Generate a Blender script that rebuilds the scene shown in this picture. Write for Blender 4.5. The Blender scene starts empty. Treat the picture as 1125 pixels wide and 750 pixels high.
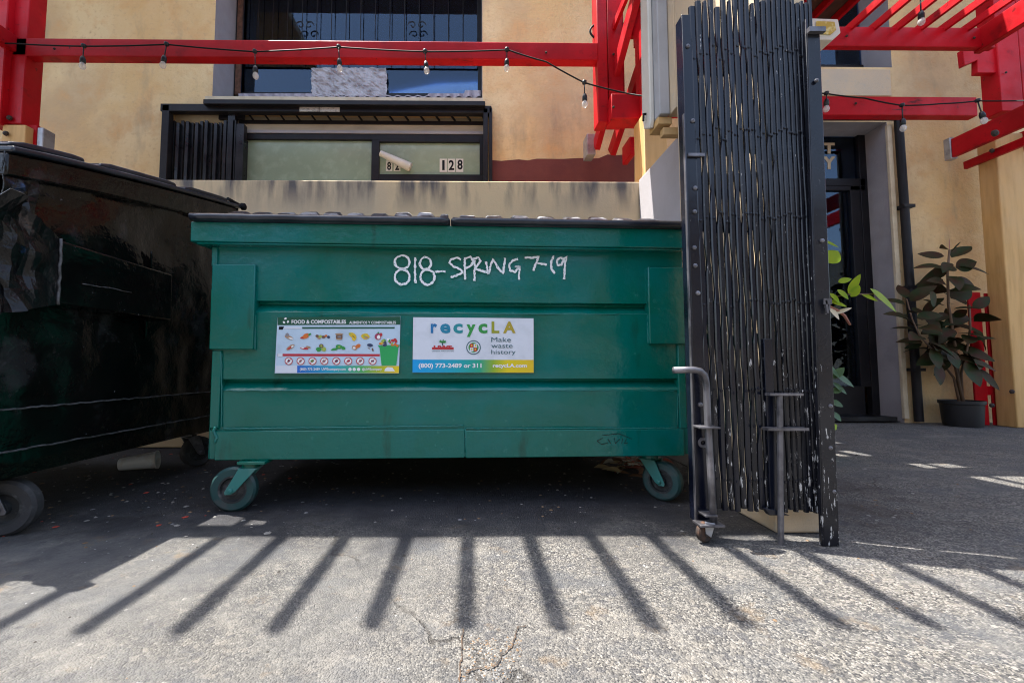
import bpy, bmesh, math, random
from mathutils import Vector, Matrix, noise
random.seed(7)
R = math.radians
scene = bpy.context.scene
COL = scene.collection
# ------------------------------------------------------------------ camera model (photo px, 1125 x 750)
F = 465.0; CX = 525.0; CY = 375.0; PITCH = R(3.45); YAW = R(0.62); EYE = Vector((0, 0, 0.54))
def ray(px, py):
    cx = (px - CX) / F; cy = (CY - py) / F
    x, y, z = cx, math.cos(PITCH) - cy * math.sin(PITCH), math.sin(PITCH) + cy * math.cos(PITCH)
    return Vector((x * math.cos(YAW) + y * math.sin(YAW), -x * math.sin(YAW) + y * math.cos(YAW), z))
def P(px, py, Y):
    d = ray(px, py); return EYE + d * (Y / d.y)
def PX(px, py, X):
    d = ray(px, py); return EYE + d * (X / d.x)
def G(px, py, z=0.0):
    d = ray(px, py); return EYE + d * ((z - EYE.z) / d.z)
# ------------------------------------------------------------------ object helpers
WM = {}
def wmat(o): return WM.get(o.name, Matrix.Identity(4)) if o else Matrix.Identity(4)
def tag(o, label=None, cat=None, group=None, kind=None):
    if label: o['label'] = label
    if cat: o['category'] = cat
    if group: o['group'] = group
    if kind: o['kind'] = kind
    return o
def thing(name, label, cat, loc=(0, 0, 0), rz=0, group=None):
    o = bpy.data.objects.new(name, None); COL.objects.link(o)
    o.location = loc; o.rotation_euler = (0, 0, rz); o.empty_display_size = .1
    WM[o.name] = Matrix.Translation(Vector(loc)) @ Matrix.Rotation(rz, 4, 'Z')
    return tag(o, label, cat, group)
class MB:
    def __init__(s): s.v = []; s.f = []; s.m = []
    def add(s, vs, fs, m=0):
        n = len(s.v); s.v += [Vector(v) for v in vs]
        for f in fs: s.f.append([n + i for i in f]); s.m.append(m)
        return s
    def box(s, x0, x1, y0, y1, z0, z1, m=0):
        v = [(x, y, z) for z in (z0, z1) for y in (y0, y1) for x in (x0, x1)]
        return s.add(v, [(0, 2, 3, 1), (4, 5, 7, 6), (0, 1, 5, 4), (2, 6, 7, 3), (0, 4, 6, 2), (1, 3, 7, 5)], m)
    def obox(s, c, ax, ay, az, m=0):   # centre and three half-axis vectors
        c = Vector(c); v = [c + ax * i + ay * j + az * k for k in (-1, 1) for j in (-1, 1) for i in (-1, 1)]
        return s.add(v, [(0, 2, 3, 1), (4, 5, 7, 6), (0, 1, 5, 4), (2, 6, 7, 3), (0, 4, 6, 2), (1, 3, 7, 5)], m)
    def bar(s, a, b, w, h, up=(0, 0, 1), m=0):
        a = Vector(a); b = Vector(b); d = (b - a); L = d.length; d.normalize()
        sx = d.cross(Vector(up)); 
        if sx.length < 1e-4: sx = d.cross(Vector((0, 1, 0)))
        sx.normalize(); u = sx.cross(d)
        return s.obox((a + b) / 2, sx * w / 2, d * L / 2, u * h / 2, m)
    def prism(s, pts, off, m=0):       # polygon (ccw seen from -off) extruded by off
        n = len(pts); off = Vector(off); p = [Vector(q) for q in pts]
        vs = p + [q + off for q in p]
        fs = [tuple(range(n)), tuple(range(2 * n - 1, n - 1, -1))] + [(i, i + n, (i + 1) % n + n, (i + 1) % n) for i in range(n)]
        return s.add(vs, fs, m)
    def tube(s, pts, r, n=8, m=0, cap=True):
        pts = [Vector(p) for p in pts]; rs = r if isinstance(r, (list, tuple)) else [r] * len(pts)
        vs = []; fs = []; prev = None
        for i, p in enumerate(pts):
            t = (pts[min(i + 1, len(pts) - 1)] - pts[max(i - 1, 0)]).normalized()
            if prev is None:
                a = t.cross(Vector((0, 0, 1)))
                if a.length < .1: a = t.cross(Vector((0, 1, 0)))
            else: a = prev - t * prev.dot(t)
            a.normalize(); prev = a; b = t.cross(a)
            for k in range(n):
                an = 2 * math.pi * k / n; vs.append(p + (a * math.cos(an) + b * math.sin(an)) * rs[i])
        for i in range(len(pts) - 1):
            for k in range(n):
                k2 = (k + 1) % n; fs.append((i * n + k, i * n + k2, (i + 1) * n + k2, (i + 1) * n + k))
        if cap: fs.append(tuple(range(n - 1, -1, -1))); fs.append(tuple((len(pts) - 1) * n + k for k in range(n)))
        return s.add(vs, fs, m)
    def lathe(s, prof, c, axis, n=32, m=0):  # prof: list of (along axis, radius)
        c = Vector(c); ax = Vector(axis).normalized(); a = ax.cross(Vector((0, 0, 1)))
        if a.length < .1: a = ax.cross(Vector((0, 1, 0)))
        a.normalize(); b = ax.cross(a); vs = []; fs = []
        for (t, r) in prof:
            for k in range(n):
                an = 2 * math.pi * k / n; vs.append(c + ax * t + (a * math.cos(an) + b * math.sin(an)) * r)
        for i in range(len(prof) - 1):
            for k in range(n):
                k2 = (k + 1) % n; fs.append((i * n + k, i * n + k2, (i + 1) * n + k2, (i + 1) * n + k))
        return s.add(vs, fs, m)
    def ribbon(s, pts, w, nrm, m=0, jit=0, lift=0, thick=0.0006):
        """flat stroke along pts lying on the plane with normal nrm"""
        nrm = Vector(nrm).normalized(); q = []
        pts = [Vector(p) for p in pts]
        for i in range(len(pts) - 1):
            L = (pts[i + 1] - pts[i]).length; k = max(1, int(L / (w * .6)))
            for j in range(k): q.append(pts[i].lerp(pts[i + 1], j / k))
        q.append(pts[-1]); vs = []
        for i, p in enumerate(q):
            t = (q[min(i + 1, len(q) - 1)] - q[max(0, i - 1)]).normalized(); a = nrm.cross(t).normalized()
            for sg in (1, -1): vs.append(p + a * sg * w / 2 * (1 + random.uniform(-jit, jit)) + nrm * lift)
        s.add(vs, [(2 * i, 2 * i + 1, 2 * i + 3, 2 * i + 2) for i in range(len(q) - 1)], m)
        return s
    def build(s, name, mats, parent=None, smooth=False, bevel=0, world=False, seg=2):
        me = bpy.data.meshes.new(name); vs = s.v
        if world and parent:
            inv = wmat(parent).inverted(); vs = [inv @ v for v in s.v]
        me.from_pydata([tuple(v) for v in vs], [], s.f)
        if not isinstance(mats, (list, tuple)): mats = [mats]
        for m in mats: me.materials.append(m)
        me.polygons.foreach_set('material_index', s.m)
        me.validate(); me.update()
        bm = bmesh.new(); bm.from_mesh(me); bmesh.ops.recalc_face_normals(bm, faces=bm.faces); bm.to_mesh(me); bm.free()
        if smooth: me.polygons.foreach_set('use_smooth', [True] * len(me.polygons))
        o = bpy.data.objects.new(name, me); COL.objects.link(o)
        if parent: o.parent = parent; WM[o.name] = wmat(parent)
        if bevel:
            b = o.modifiers.new('bevel', 'BEVEL'); b.width = bevel; b.segments = seg; b.limit_method = 'ANGLE'; b.angle_limit = R(40)
        if smooth == 'auto' or bevel:
            me.polygons.foreach_set('use_smooth', [True] * len(me.polygons))
            try: me.set_sharp_from_angle(angle=R(35))
            except Exception: pass
        return o
def pbox(mb, x0, y0, x1, y1, Y, t, m=0):
    ym = (y0 + y1) / 2; xm = (x0 + x1) / 2
    a, b = P(x0, ym, Y).x, P(x1, ym, Y).x; c, d = P(xm, y1, Y).z, P(xm, y0, Y).z
    return mb.box(a, b, Y, Y + t, c, d, m)
# ------------------------------------------------------------------ materials
def mat(name, base, rough=.6, metal=0.0, var=None, bump=None, chips=None, chips2=None, coat=0, spec=.5, streak=None, roughvar=0, dist=.002):
    m = bpy.data.materials.new(name); m.use_nodes = True; nt = m.node_tree; N = nt.nodes; L = nt.links
    b = N['Principled BSDF']; b.inputs['Roughness'].default_value = rough; b.inputs['Metallic'].default_value = metal
    b.inputs['Specular IOR Level'].default_value = spec
    if coat: b.inputs['Coat Weight'].default_value = coat; b.inputs['Coat Roughness'].default_value = .12
    tc = N.new('ShaderNodeTexCoord').outputs['Object']
    def nz(scale, detail=4, rg=.55, vec=None, stretch=None):
        n = N.new('ShaderNodeTexNoise'); n.inputs['Scale'].default_value = scale; n.inputs['Detail'].default_value = detail; n.inputs['Roughness'].default_value = rg
        v = vec or tc
        if stretch:
            mp = N.new('ShaderNodeMapping'); mp.inputs['Scale'].default_value = stretch; L.new(v, mp.inputs['Vector']); v = mp.outputs[0]
        L.new(v, n.inputs['Vector']); return n.outputs['Fac']
    def ramp(fac, p0, p1, c0=(0, 0, 0, 1), c1=(1, 1, 1, 1)):
        r = N.new('ShaderNodeValToRGB'); r.color_ramp.elements[0].position = p0; r.color_ramp.elements[1].position = p1
        r.color_ramp.elements[0].color = c0; r.color_ramp.elements[1].color = c1; L.new(fac, r.inputs[0]); return r.outputs[0]
    def mix(fac, a, c):
        x = N.new('ShaderNodeMix'); x.data_type = 'RGBA'
        if isinstance(fac, float): x.inputs[0].default_value = fac
        else: L.new(fac, x.inputs[0])
        for i, q in ((6, a), (7, c)):
            if isinstance(q, tuple): x.inputs[i].default_value = (*q, 1) if len(q) == 3 else q
            else: L.new(q, x.inputs[i])
        return x.outputs[2]
    col = tuple(base)
    if var:   # (scale, other colour, lo, hi[, stretch])
        for vv in (var if isinstance(var, list) else [var]):
            f = ramp(nz(vv[0], 6, .6, stretch=vv[4] if len(vv) > 4 else None), vv[2], vv[3])
            col = mix(f, col, tuple(vv[1]))
    for ch in (chips, chips2):
        if ch:  # (scale, colour, threshold)
            fz = nz(ch[0], 5, .7, stretch=ch[3] if len(ch) > 3 else None)
            if len(ch) > 4:
                sz = N.new('ShaderNodeSeparateXYZ'); L.new(tc, sz.inputs[0]); mr_ = N.new('ShaderNodeMapRange'); mr_.inputs[1].default_value = ch[4][0]; mr_.inputs[2].default_value = ch[4][1]; mr_.inputs[3].default_value = ch[4][2]; mr_.inputs[4].default_value = 0
                L.new(sz.outputs[2], mr_.inputs[0]); ad = N.new('ShaderNodeMath'); L.new(fz, ad.inputs[0]); L.new(mr_.outputs[0], ad.inputs[1]); fz = ad.outputs[0]
            f = ramp(fz, ch[2], ch[2] + .03); col = mix(f, col, tuple(ch[1]))
    if isinstance(col, tuple): b.inputs['Base Color'].default_value = (*col, 1)
    else: L.new(col, b.inputs['Base Color'])
    if roughvar:
        mr = N.new('ShaderNodeMapRange'); mr.inputs[1].default_value = .3; mr.inputs[2].default_value = .7
        mr.inputs[3].default_value = max(.02, rough - roughvar); mr.inputs[4].default_value = rough + roughvar
        L.new(nz(9, 5), mr.inputs[0]); L.new(mr.outputs[0], b.inputs['Roughness'])
    if bump:
        last = None
        for bb in (bump if isinstance(bump, list) else [bump]):   # (scale, strength, dist[, stretch])
            bn = N.new('ShaderNodeBump'); bn.inputs['Strength'].default_value = bb[1]; bn.inputs['Distance'].default_value = bb[2]
            L.new(nz(bb[0], 5, .6, stretch=bb[3] if len(bb) > 3 else None), bn.inputs['Height'])
            if last: L.new(last, bn.inputs['Normal'])
            last = bn.outputs[0]
        L.new(last, b.inputs['Normal'])
    return m
def flat(name, c, rough=.5): return mat(name, c, rough)
M = {}
M['stucco'] = mat('stucco', (.74, .50, .235), .9, spec=.2, var=[(1.1, (.80, .61, .34), .42, .62), (.8, (.55, .39, .23), .5, .66), (3.2, (.72, .44, .20), .52, .7), (2.6, (.38, .29, .19), .57, .76, (1, 1, .35)), (22, (.62, .42, .23), .55, .75)],
                  bump=[(140, .7, .005), (34, .7, .010), (9, .5, .02)], chips=(11, (.3, .22, .16), .72), chips2=(45, (.42, .28, .17), .70))
M['stucco_pale'] = mat('stucco_pale', (.62, .47, .30), .9, var=[(3.2, (.22, .18, .15), .60, .75), (2, (.5, .42, .31), .4, .7), (30, (.5, .42, .32), .55, .7)], bump=[(160, .6, .004)], chips=(70, (.3, .24, .17), .7))
M['concrete_grey'] = mat('concrete_grey', (.36, .34, .35), .9, var=[(3, (.28, .265, .27), .4, .7)], bump=[(90, .5, .004), (8, .3, .01)], chips=(24, (.1, .09, .09), .72))
M['lilac_wall'] = mat('lilac_wall', (.42, .40, .42), .85, var=[(3, (.36, .34, .35), .4, .7)], bump=[(90, .3, .003)], chips=(40, (.2, .18, .18), .72))
M['maroon'] = mat('maroon', (.13, .025, .02), .7, var=(4, (.16, .035, .025), .4, .6), bump=(120, .4, .003), chips=(60, (.4, .3, .2), .73))
M['red'] = mat('red_paint', (.52, .004, .012), .5, spec=.22, var=[(2.5, (.36, .003, .008), .4, .65), (6, (.20, .004, .008), .58, .72), (14, (.12, .006, .008), .64, .72, (.3, 1, 1))],
               bump=[(60, .25, .002, (.15, 1, 1)), (20, .3, .003)], chips=(26, (.10, .02, .015), .67, (1, 1, .5)), chips2=(50, (.42, .20, .15), .72, (.4, 1, 1)), roughvar=.12)
M['wood'] = mat('tan_wood', (.66, .40, .15), .7, var=[(4, (.52, .30, .10), .4, .7, (6, 6, .6)), (1.2, (.6, .4, .2), .45, .7)], bump=[(30, .35, .003, (8, 8, .5))], chips=(9, (.3, .16, .06), .74))
M['ply'] = mat('roof_board', (.10, .05, .035), .8, var=(5, (.06, .03, .02), .4, .6))
M['black_paint'] = mat('black_paint', (.005, .005, .007), .35, spec=.35, var=(6, (.022, .022, .026), .45, .7), bump=(30, .3, .002), chips=(45, (.25, .24, .24), .72), roughvar=.12)
M['black_wood'] = mat('black_trim', (.008, .0075, .010), .5, spec=.3, var=(6, (.016, .015, .017), .45, .7), bump=(40, .4, .002), chips=(30, (.06, .055, .055), .72))
M['gate'] = mat('gate_paint', (.004, .0055, .013), .22, spec=.3, coat=.3, var=[(3, (.008, .010, .018), .4, .7)], bump=(60, .3, .0015), chips=(55, (.55, .54, .53), .715, (1, 1, .35)), roughvar=.1)
M['gate_worn'] = mat('gate_paint_worn', (.004, .005, .009), .26, spec=.3, coat=.2, var=[(3, (.02, .02, .025), .4, .7)], bump=(60, .3, .0015), chips=(95, (.5, .49, .48), .665, (1, 1, .22), (.1, 1.0, .085)), roughvar=.1)
M['steel'] = mat('worn_steel', (.17, .165, .18), .42, metal=.6, var=[(14, (.07, .068, .075), .45, .65), (6, (.30, .29, .31), .55, .7)], chips=(12, (.20, .09, .04), .70), bump=(60, .3, .001))
M['galv'] = mat('galvanised', (.45, .46, .48), .45, metal=.6, var=(12, (.3, .3, .32), .45, .65))
M['rust'] = mat('rust', (.03, .022, .018), .85, var=(30, (.08, .038, .022), .5, .65))
M['green'] = mat('green_paint', (.0, .128, .098), .2, spec=.35, var=[(1.3, (.0, .145, .145), .45, .65), (3.5, (.0, .115, .078), .5, .7), (7, (.004, .075, .055), .62, .72, (1.6, 1, .35)), (26, (.02, .17, .14), .66, .72)],
                 bump=[(90, .16, .002), (5, .6, .014), (24, .2, .004), (30, .12, .003, (2.5, 1, .3))], chips=(60, (.03, .30, .26), .735), chips2=(17, (.05, .045, .035), .745), coat=.2, roughvar=.1)
M['green_bead'] = mat('green_bead', (.01, .16, .14), .3, bump=(150, .6, .003), chips=(80, (.45, .5, .48), .66))
M['black_body'] = mat('black_body', (.002, .002, .0022), .2, spec=.35, var=[(2.5, (.006, .005, .005), .4, .7), (2.0, (.002, .007, .005), .55, .75), (5, (.022, .021, .023), .60, .68)],
                      bump=[(4, .7, .02), (11, .4, .008), (50, .2, .002)], chips=(60, (.22, .22, .25), .70), chips2=(30, (.12, .12, .13), .72, (1, 3, .5)), roughvar=.14)
M['black_bead'] = mat('black_bead', (.10, .10, .11), .5, var=(30, (.03, .03, .03), .45, .6), chips=(60, (.5, .5, .52), .66))
M['crumple'] = mat('crumpled_steel', (.004, .004, .005), .3, spec=.35, var=[(7, (.015, .05, .14), .62, .68), (9, (.07, .05, .045), .60, .66)], bump=[(18, .9, .01), (60, .5, .003)], chips=(26, (.3, .3, .32), .72))
M['lid'] = mat('black_plastic_lid', (.012, .016, .026), .28, var=(8, (.03, .036, .05), .45, .65), bump=(60, .2, .002), chips=(60, (.4, .4, .42), .75))
M['lid_top'] = mat('lid_painted_glint', (.28, .29, .30), .4, var=(5, (.012, .016, .026), .44, .49), bump=(30, .3, .003))  # pale patches painted in for the white glints on the lids
M['rubber'] = mat('rubber', (.02, .022, .023), .7, var=(20, (.10, .10, .10), .5, .7), bump=(80, .4, .002), chips=(40, (.25, .24, .23), .72))
M['rubber_teal'] = mat('painted_rubber', (.012, .055, .055), .5, var=(14, (.05, .065, .065), .5, .65), bump=(80, .3, .002), chips=(40, (.3, .34, .33), .72))
M['rubber_grey'] = mat('dusty_rubber', (.035, .035, .037), .8, var=(14, (.08, .08, .082), .5, .65), bump=(60, .5, .003))
M['fork_teal'] = mat('painted_fork', (.03, .19, .17), .35, var=(12, (.12, .25, .23), .5, .7), chips=(40, (.02, .03, .03), .7))
M['cable'] = mat('black_cable', (.006, .007, .009), .6, spec=.2)
M['socket'] = mat('bulb_socket', (.01, .02, .03), .4)
M['cream'] = mat('cream_paint', (.62, .52, .36), .7, var=(6, (.5, .4, .26), .45, .65), bump=(30, .3, .003), chips=(14, (.25, .13, .06), .72))
M['beige_panel'] = mat('beige_panel', (.45, .38, .27), .8, var=(5, (.33, .28, .2), .4, .7, (.5, 1, 2)), bump=(30, .3, .003))
M['frosted'] = mat('painted_glass', (.30, .38, .27), .22, var=[(1.5, (.24, .31, .22), .4, .7), (10, (.34, .42, .31), .5, .7)], chips=(22, (.14, .16, .12), .74), coat=.3)
M['white_paint'] = mat('white_paint', (.80, .80, .82), .45)
M['offwhite'] = mat('offwhite_enamel', (.70, .67, .60), .45, var=(4, (.62, .59, .5), .45, .7), chips=(20, (.3, .25, .2), .74))
M['chalk'] = mat('chalk_marker', (.80, .84, .86), .8, chips=(130, (.02, .24, .20), .60))
M['pot_black'] = mat('black_pot', (.012, .012, .013), .55)
M['pot_green'] = mat('lime_pot', (.35, .50, .03), .5)
M['soil'] = mat('soil', (.04, .03, .02), .95, bump=(60, 1, .01))
M['cup'] = mat('cup_plastic', (.80, .87, .95), .25, coat=.5, var=(10, (.7, .7, .72), .5, .6))
M['brown'] = mat('brown_strip', (.16, .07, .04), .7, var=(20, (.09, .04, .02), .4, .6))
M['dark_in'] = mat('dark_interior', (.012, .011, .012), .9)
M['foil'] = mat('crinkled_foil', (.46, .44, .45), .42, metal=.25, var=(12, (.33, .31, .32), .45, .6), bump=[(16, 1, .02), (45, .7, .006)])
M['corr'] = mat('corrugated_plastic', (.38, .34, .37), .5, var=(12, (.25, .22, .24), .45, .6))
M['paper'] = mat('old_label', (.5, .48, .43), .8, var=(60, (.25, .24, .22), .5, .6, (1, 1, 3)))
M['green_int'] = mat('green_interior', (.14, .48, .24), .7, var=(2, (.02, .09, .045), .4, .6))
M['blue_int'] = mat('blue_board', (.05, .2, .5), .6)
def leafmat(name, c, c2, rough=.35, trans=.0):
    m = mat(name, c, rough, spec=.15 if rough > .5 else .3, var=(9, c2, .4, .65), bump=(60, .15, .002))
    if trans:
        nt = m.node_tree; N = nt.nodes; L = nt.links; b = N['Principled BSDF']; o = N['Material Output']
        t = N.new('ShaderNodeBsdfTranslucent'); t.inputs[0].default_value = (c[0] * 1.2, c[1] * 1.2, c[2] * .6, 1)
        mx = N.new('ShaderNodeMixShader'); mx.inputs[0].default_value = trans
        L.new(b.outputs[0], mx.inputs[1]); L.new(t.outputs[0], mx.inputs[2]); L.new(mx.outputs[0], o.inputs[0])
    return m
M['leaf_dark'] = leafmat('rubber_leaf', (.020, .034, .010), (.055, .022, .012), .55)
M['leaf_lime'] = leafmat('lime_leaf', (.36, .5, .03), (.22, .40, .03), .4, .5)
M['leaf_mid'] = leafmat('small_leaf', (.08, .15, .06), (.05, .10, .05), .4, .2)
M['stem'] = mat('stem', (.14, .085, .05), .7)
M['stem_pink'] = mat('stem_pink', (.35, .14, .10), .6)
def glass(name, tint=(.75, .8, .85), strength=1.0):
    m = bpy.data.materials.new(name); m.use_nodes = True; nt = m.node_tree; N = nt.nodes; L = nt.links; N.clear()
    o = N.new('ShaderNodeOutputMaterial'); t = N.new('ShaderNodeBsdfTransparent'); t.inputs[0].default_value = (*tint, 1)
    g = N.new('ShaderNodeBsdfGlossy'); g.inputs['Roughness'].default_value = .03; g.inputs[0].default_value = (.55 * strength, .75 * strength, strength, 1)
    f = N.new('ShaderNodeFresnel'); f.inputs[0].default_value = 1.75
    n = N.new('ShaderNodeTexNoise'); n.inputs['Scale'].default_value = 2.2; bp = N.new('ShaderNodeBump'); bp.inputs['Strength'].default_value = .04; bp.inputs['Distance'].default_value = .02
    L.new(n.outputs[0], bp.inputs['Height']); L.new(bp.outputs[0], g.inputs['Normal'])
    mx = N.new('ShaderNodeMixShader'); L.new(f.outputs[0], mx.inputs[0]); L.new(t.outputs[0], mx.inputs[1]); L.new(g.outputs[0], mx.inputs[2]); L.new(mx.outputs[0], o.inputs[0])
    return m
M['glass'] = glass('window_glass'); M['bulb'] = mat('bulb_glass', (.85, .87, .9), .08, coat=.5); M['bulb'].node_tree.nodes['Principled BSDF'].inputs['Alpha'].default_value = .45
def gradient(name, x0, x1, stops):
    m = bpy.data.materials.new(name); m.use_nodes = True; nt = m.node_tree; N = nt.nodes; L = nt.links; b = N['Principled BSDF']; b.inputs['Roughness'].default_value = .4
    tc = N.new('ShaderNodeTexCoord'); sp = N.new('ShaderNodeSeparateXYZ'); L.new(tc.outputs['Object'], sp.inputs[0])
    mr = N.new('ShaderNodeMapRange'); mr.inputs[1].default_value = x0; mr.inputs[2].default_value = x1; L.new(sp.outputs[0], mr.inputs[0])
    r = N.new('ShaderNodeValToRGB'); e = r.color_ramp.elements
    e[0].position = stops[0][0]; e[0].color = (*stops[0][1], 1); e[1].position = stops[-1][0]; e[1].color = (*stops[-1][1], 1)
    for p, c in stops[1:-1]: q = e.new(p); q.color = (*c, 1)
    L.new(mr.outputs[0], r.inputs[0]); L.new(r.outputs[0], b.inputs['Base Color']); return m
# ------------------------------------------------------------------ ground
def ground_material():
    m = bpy.data.materials.new('ground_concrete'); m.use_nodes = True; nt = m.node_tree; N = nt.nodes; L = nt.links; b = N['Principled BSDF']
    b.inputs['Roughness'].default_value = .85; b.inputs['Specular IOR Level'].default_value = .3
    g = N.new('ShaderNodeNewGeometry').outputs['Position']
    def nz(s, d=5, r=.6, stretch=None, off=None):
        n = N.new('ShaderNodeTexNoise'); n.inputs['Scale'].default_value = s; n.inputs['Detail'].default_value = d; n.inputs['Roughness'].default_value = r
        v = g
        if stretch or off:
            mp = N.new('ShaderNodeMapping'); mp.inputs['Scale'].default_value = stretch or (1, 1, 1); mp.inputs['Location'].default_value = off or (0, 0, 0); L.new(v, mp.inputs['Vector']); v = mp.outputs[0]
        L.new(v, n.inputs['Vector']); return n.outputs['Fac']
    def ramp(f, p0, p1):
        r = N.new('ShaderNodeMapRange'); r.inputs[1].default_value = p0; r.inputs[2].default_value = p1; L.new(f, r.inputs[0]); return r.outputs[0]
    def mix(f, a, c, mode='MIX'):
        x = N.new('ShaderNodeMix'); x.data_type = 'RGBA'; x.blend_type = mode
        if isinstance(f, float): x.inputs[0].default_value = f
        else: L.new(f, x.inputs[0])
        for i, q in ((6, a), (7, c)):
            if isinstance(q, tuple): x.inputs[i].default_value = (*q, 1)
            else: L.new(q, x.inputs[i])
        return x.outputs[2]
    def mth(op, a, c=None):
        x = N.new('ShaderNodeMath'); x.operation = op
        for i, q in enumerate((a, c)):
            if q is None: continue
            if isinstance(q, (int, float)): x.inputs[i].default_value = q
            else: L.new(q, x.inputs[i])
        return x.outputs[0]
    def sepx():
        q = N.new('ShaderNodeSeparateXYZ'); L.new(g, q.inputs[0]); return q.outputs[0]
    vor = N.new('ShaderNodeTexVoronoi'); vor.inputs['Scale'].default_value = 260; vor.inputs['Randomness'].default_value = 1; L.new(g, vor.inputs['Vector'])
    hsv = N.new('ShaderNodeSeparateColor'); L.new(vor.outputs['Color'], hsv.inputs[0])
    peb = hsv.outputs[0]
    col = mix(ramp(nz(2.2), .38, .66), (.125, .118, .108), (.062, .061, .060))
    rough = ramp(mth('ADD', nz(1.1, 4, .6, off=(2, 0, 0)), mth('MULTIPLY', sepx(), .10)), .38, .62)
    col = mix(mth('MULTIPLY', mth('MULTIPLY', ramp(peb, .45, .85), mth('ADD', mth('MULTIPLY', rough, .6), .4)), 1.0), col, mix(ramp(hsv.outputs[1], .3, .8), (.29, .275, .25), (.16, .15, .13)))
    col = mix(mth('MULTIPLY', ramp(peb, .26, .14), mth('ADD', mth('MULTIPLY', rough, .5), .35)), col, (.03, .03, .033))
    vor2 = N.new('ShaderNodeTexVoronoi'); vor2.inputs['Scale'].default_value = 75; L.new(g, vor2.inputs['Vector'])
    s2 = N.new('ShaderNodeSeparateColor'); L.new(vor2.outputs['Color'], s2.inputs[0])
    col = mix(mth('MULTIPLY', ramp(s2.outputs[0], .90, .94), .3), col, (.30, .27, .23))
    col = mix(mth('MULTIPLY', ramp(s2.outputs[1], .90, .93), .6), col, (.06, .06, .065))
    smooth = mth('MULTIPLY', ramp(sepx(), .35, -.5), ramp(nz(1.7, 6, .6, off=(8, 1, 0)), .36, .54))
    col = mix(mth('MULTIPLY', smooth, .8), col, mix(ramp(nz(14, 8, .75), .35, .65), (.085, .085, .087), (.165, .16, .15)))
    col = mix(mth('MULTIPLY', ramp(nz(1.6, 6, .65, off=(0, 4, 6)), .50, .60), .5), col, (.08, .082, .088))
    col = mix(mth('MULTIPLY', ramp(nz(4.5, 7, .7, off=(7, 7, 0)), .54, .66), .5), col, (.24, .225, .20))
    # bluish-grey laitance smears, orange dirt, dark oil spots
    col = mix(mth('MULTIPLY', ramp(nz(3.2, 6, .65, (1, 1.6, 1)), .50, .66), .6), col, (.085, .09, .098))
    col = mix(mth('MULTIPLY', ramp(nz(9, 6, .7, off=(5, 2, 0)), .60, .70), .55), col, (.17, .125, .08))
    col = mix(mth('MULTIPLY', ramp(nz(9, 5, .6, off=(1, 7, 3)), .62, .66), .6), col, (.055, .055, .06))
    col = mix(mth('MULTIPLY', ramp(nz(26, 3, .5, off=(4, 7, 3)), .70, .74), .6), col, (.06, .06, .065))
    # oily dumpster dirt plus painted shade behind the roof-shadow edge, ragged
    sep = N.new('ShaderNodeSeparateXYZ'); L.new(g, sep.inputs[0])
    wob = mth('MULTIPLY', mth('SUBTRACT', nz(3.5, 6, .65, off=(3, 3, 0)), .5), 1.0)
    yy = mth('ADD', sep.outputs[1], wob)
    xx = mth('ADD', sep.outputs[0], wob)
    grime_shade = mth('MULTIPLY', ramp(yy, 1.28, 1.62), ramp(xx, 1.25, .75))
    col = mix(mth('MULTIPLY', grime_shade, .9), col, mix(ramp(nz(16), .42, .68), (.010, .0095, .011), (.030, .029, .032)))
    mid_shade = mth('MULTIPLY', mth('MULTIPLY', ramp(yy, 1.25, 1.55), mth('ADD', mth('MULTIPLY', ramp(xx, 1.5, 1.0), .95), .05)), ramp(nz(6, 6, .7), .3, .55))  # bluish second layer of the same dirt and painted shade
    col = mix(mth('MULTIPLY', mid_shade, .6), col, (.045, .046, .054))
    # soil scattered round the foot of the wall stub
    soil = mth('MULTIPLY', mth('MULTIPLY', ramp(yy, 1.35, 1.6), ramp(yy, 2.6, 1.9)), mth('MULTIPLY', ramp(xx, 1.0, 1.25), ramp(xx, 2.1, 1.5)))
    col = mix(mth('MULTIPLY', mth('MULTIPLY', soil, ramp(nz(5, 6, .7, off=(6, 1, 2)), .40, .60)), .8), col, (.05, .038, .032))
    # white specks of paint and grit
    sp = mth('MULTIPLY', ramp(nz(85, 2, .5), .72, .75), ramp(nz(2.5, 3, .5, off=(9, 0, 0)), .42, .55))
    col = mix(mth('MULTIPLY', sp, .8), col, (.42, .42, .42))
    # hairline cracks
    vc = N.new('ShaderNodeTexVoronoi'); vc.feature = 'DISTANCE_TO_EDGE'; vc.inputs['Scale'].default_value = .75
    mp = N.new('ShaderNodeVectorMath'); mp.operation = 'ADD'; nn = N.new('ShaderNodeTexNoise'); nn.inputs['Scale'].default_value = 5; nn.inputs['Detail'].default_value = 6
    L.new(g, nn.inputs['Vector']); sc = N.new('ShaderNodeVectorMath'); sc.operation = 'SCALE'; sc.inputs['Scale'].default_value = .35; L.new(nn.outputs['Color'], sc.inputs[0])
    L.new(g, mp.inputs[0]); L.new(sc.outputs[0], mp.inputs[1]); L.new(mp.outputs[0], vc.inputs['Vector'])
    crack = mth('MULTIPLY', ramp(vc.outputs['Distance'], .005, .001), ramp(nz(2, 2), .45, .55))
    col = mix(mth('MULTIPLY', crack, .7), col, (.05, .045, .04))
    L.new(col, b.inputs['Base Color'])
    h = mth('ADD', mth('MULTIPLY', vor.outputs['Distance'], -.8), mth('MULTIPLY', nz(40, 6, .7), 1.6))
    bp = N.new('ShaderNodeBump'); bp.inputs['Strength'].default_value = 1.0; bp.inputs['Distance'].default_value = .006; L.new(h, bp.inputs['Height'])
    bp2 = N.new('ShaderNodeBump'); bp2.inputs['Strength'].default_value = .5; bp2.inputs['Distance'].default_value = .012; L.new(mth('SUBTRACT', nz(8, 6, .65), crack), bp2.inputs['Height'])
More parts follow.
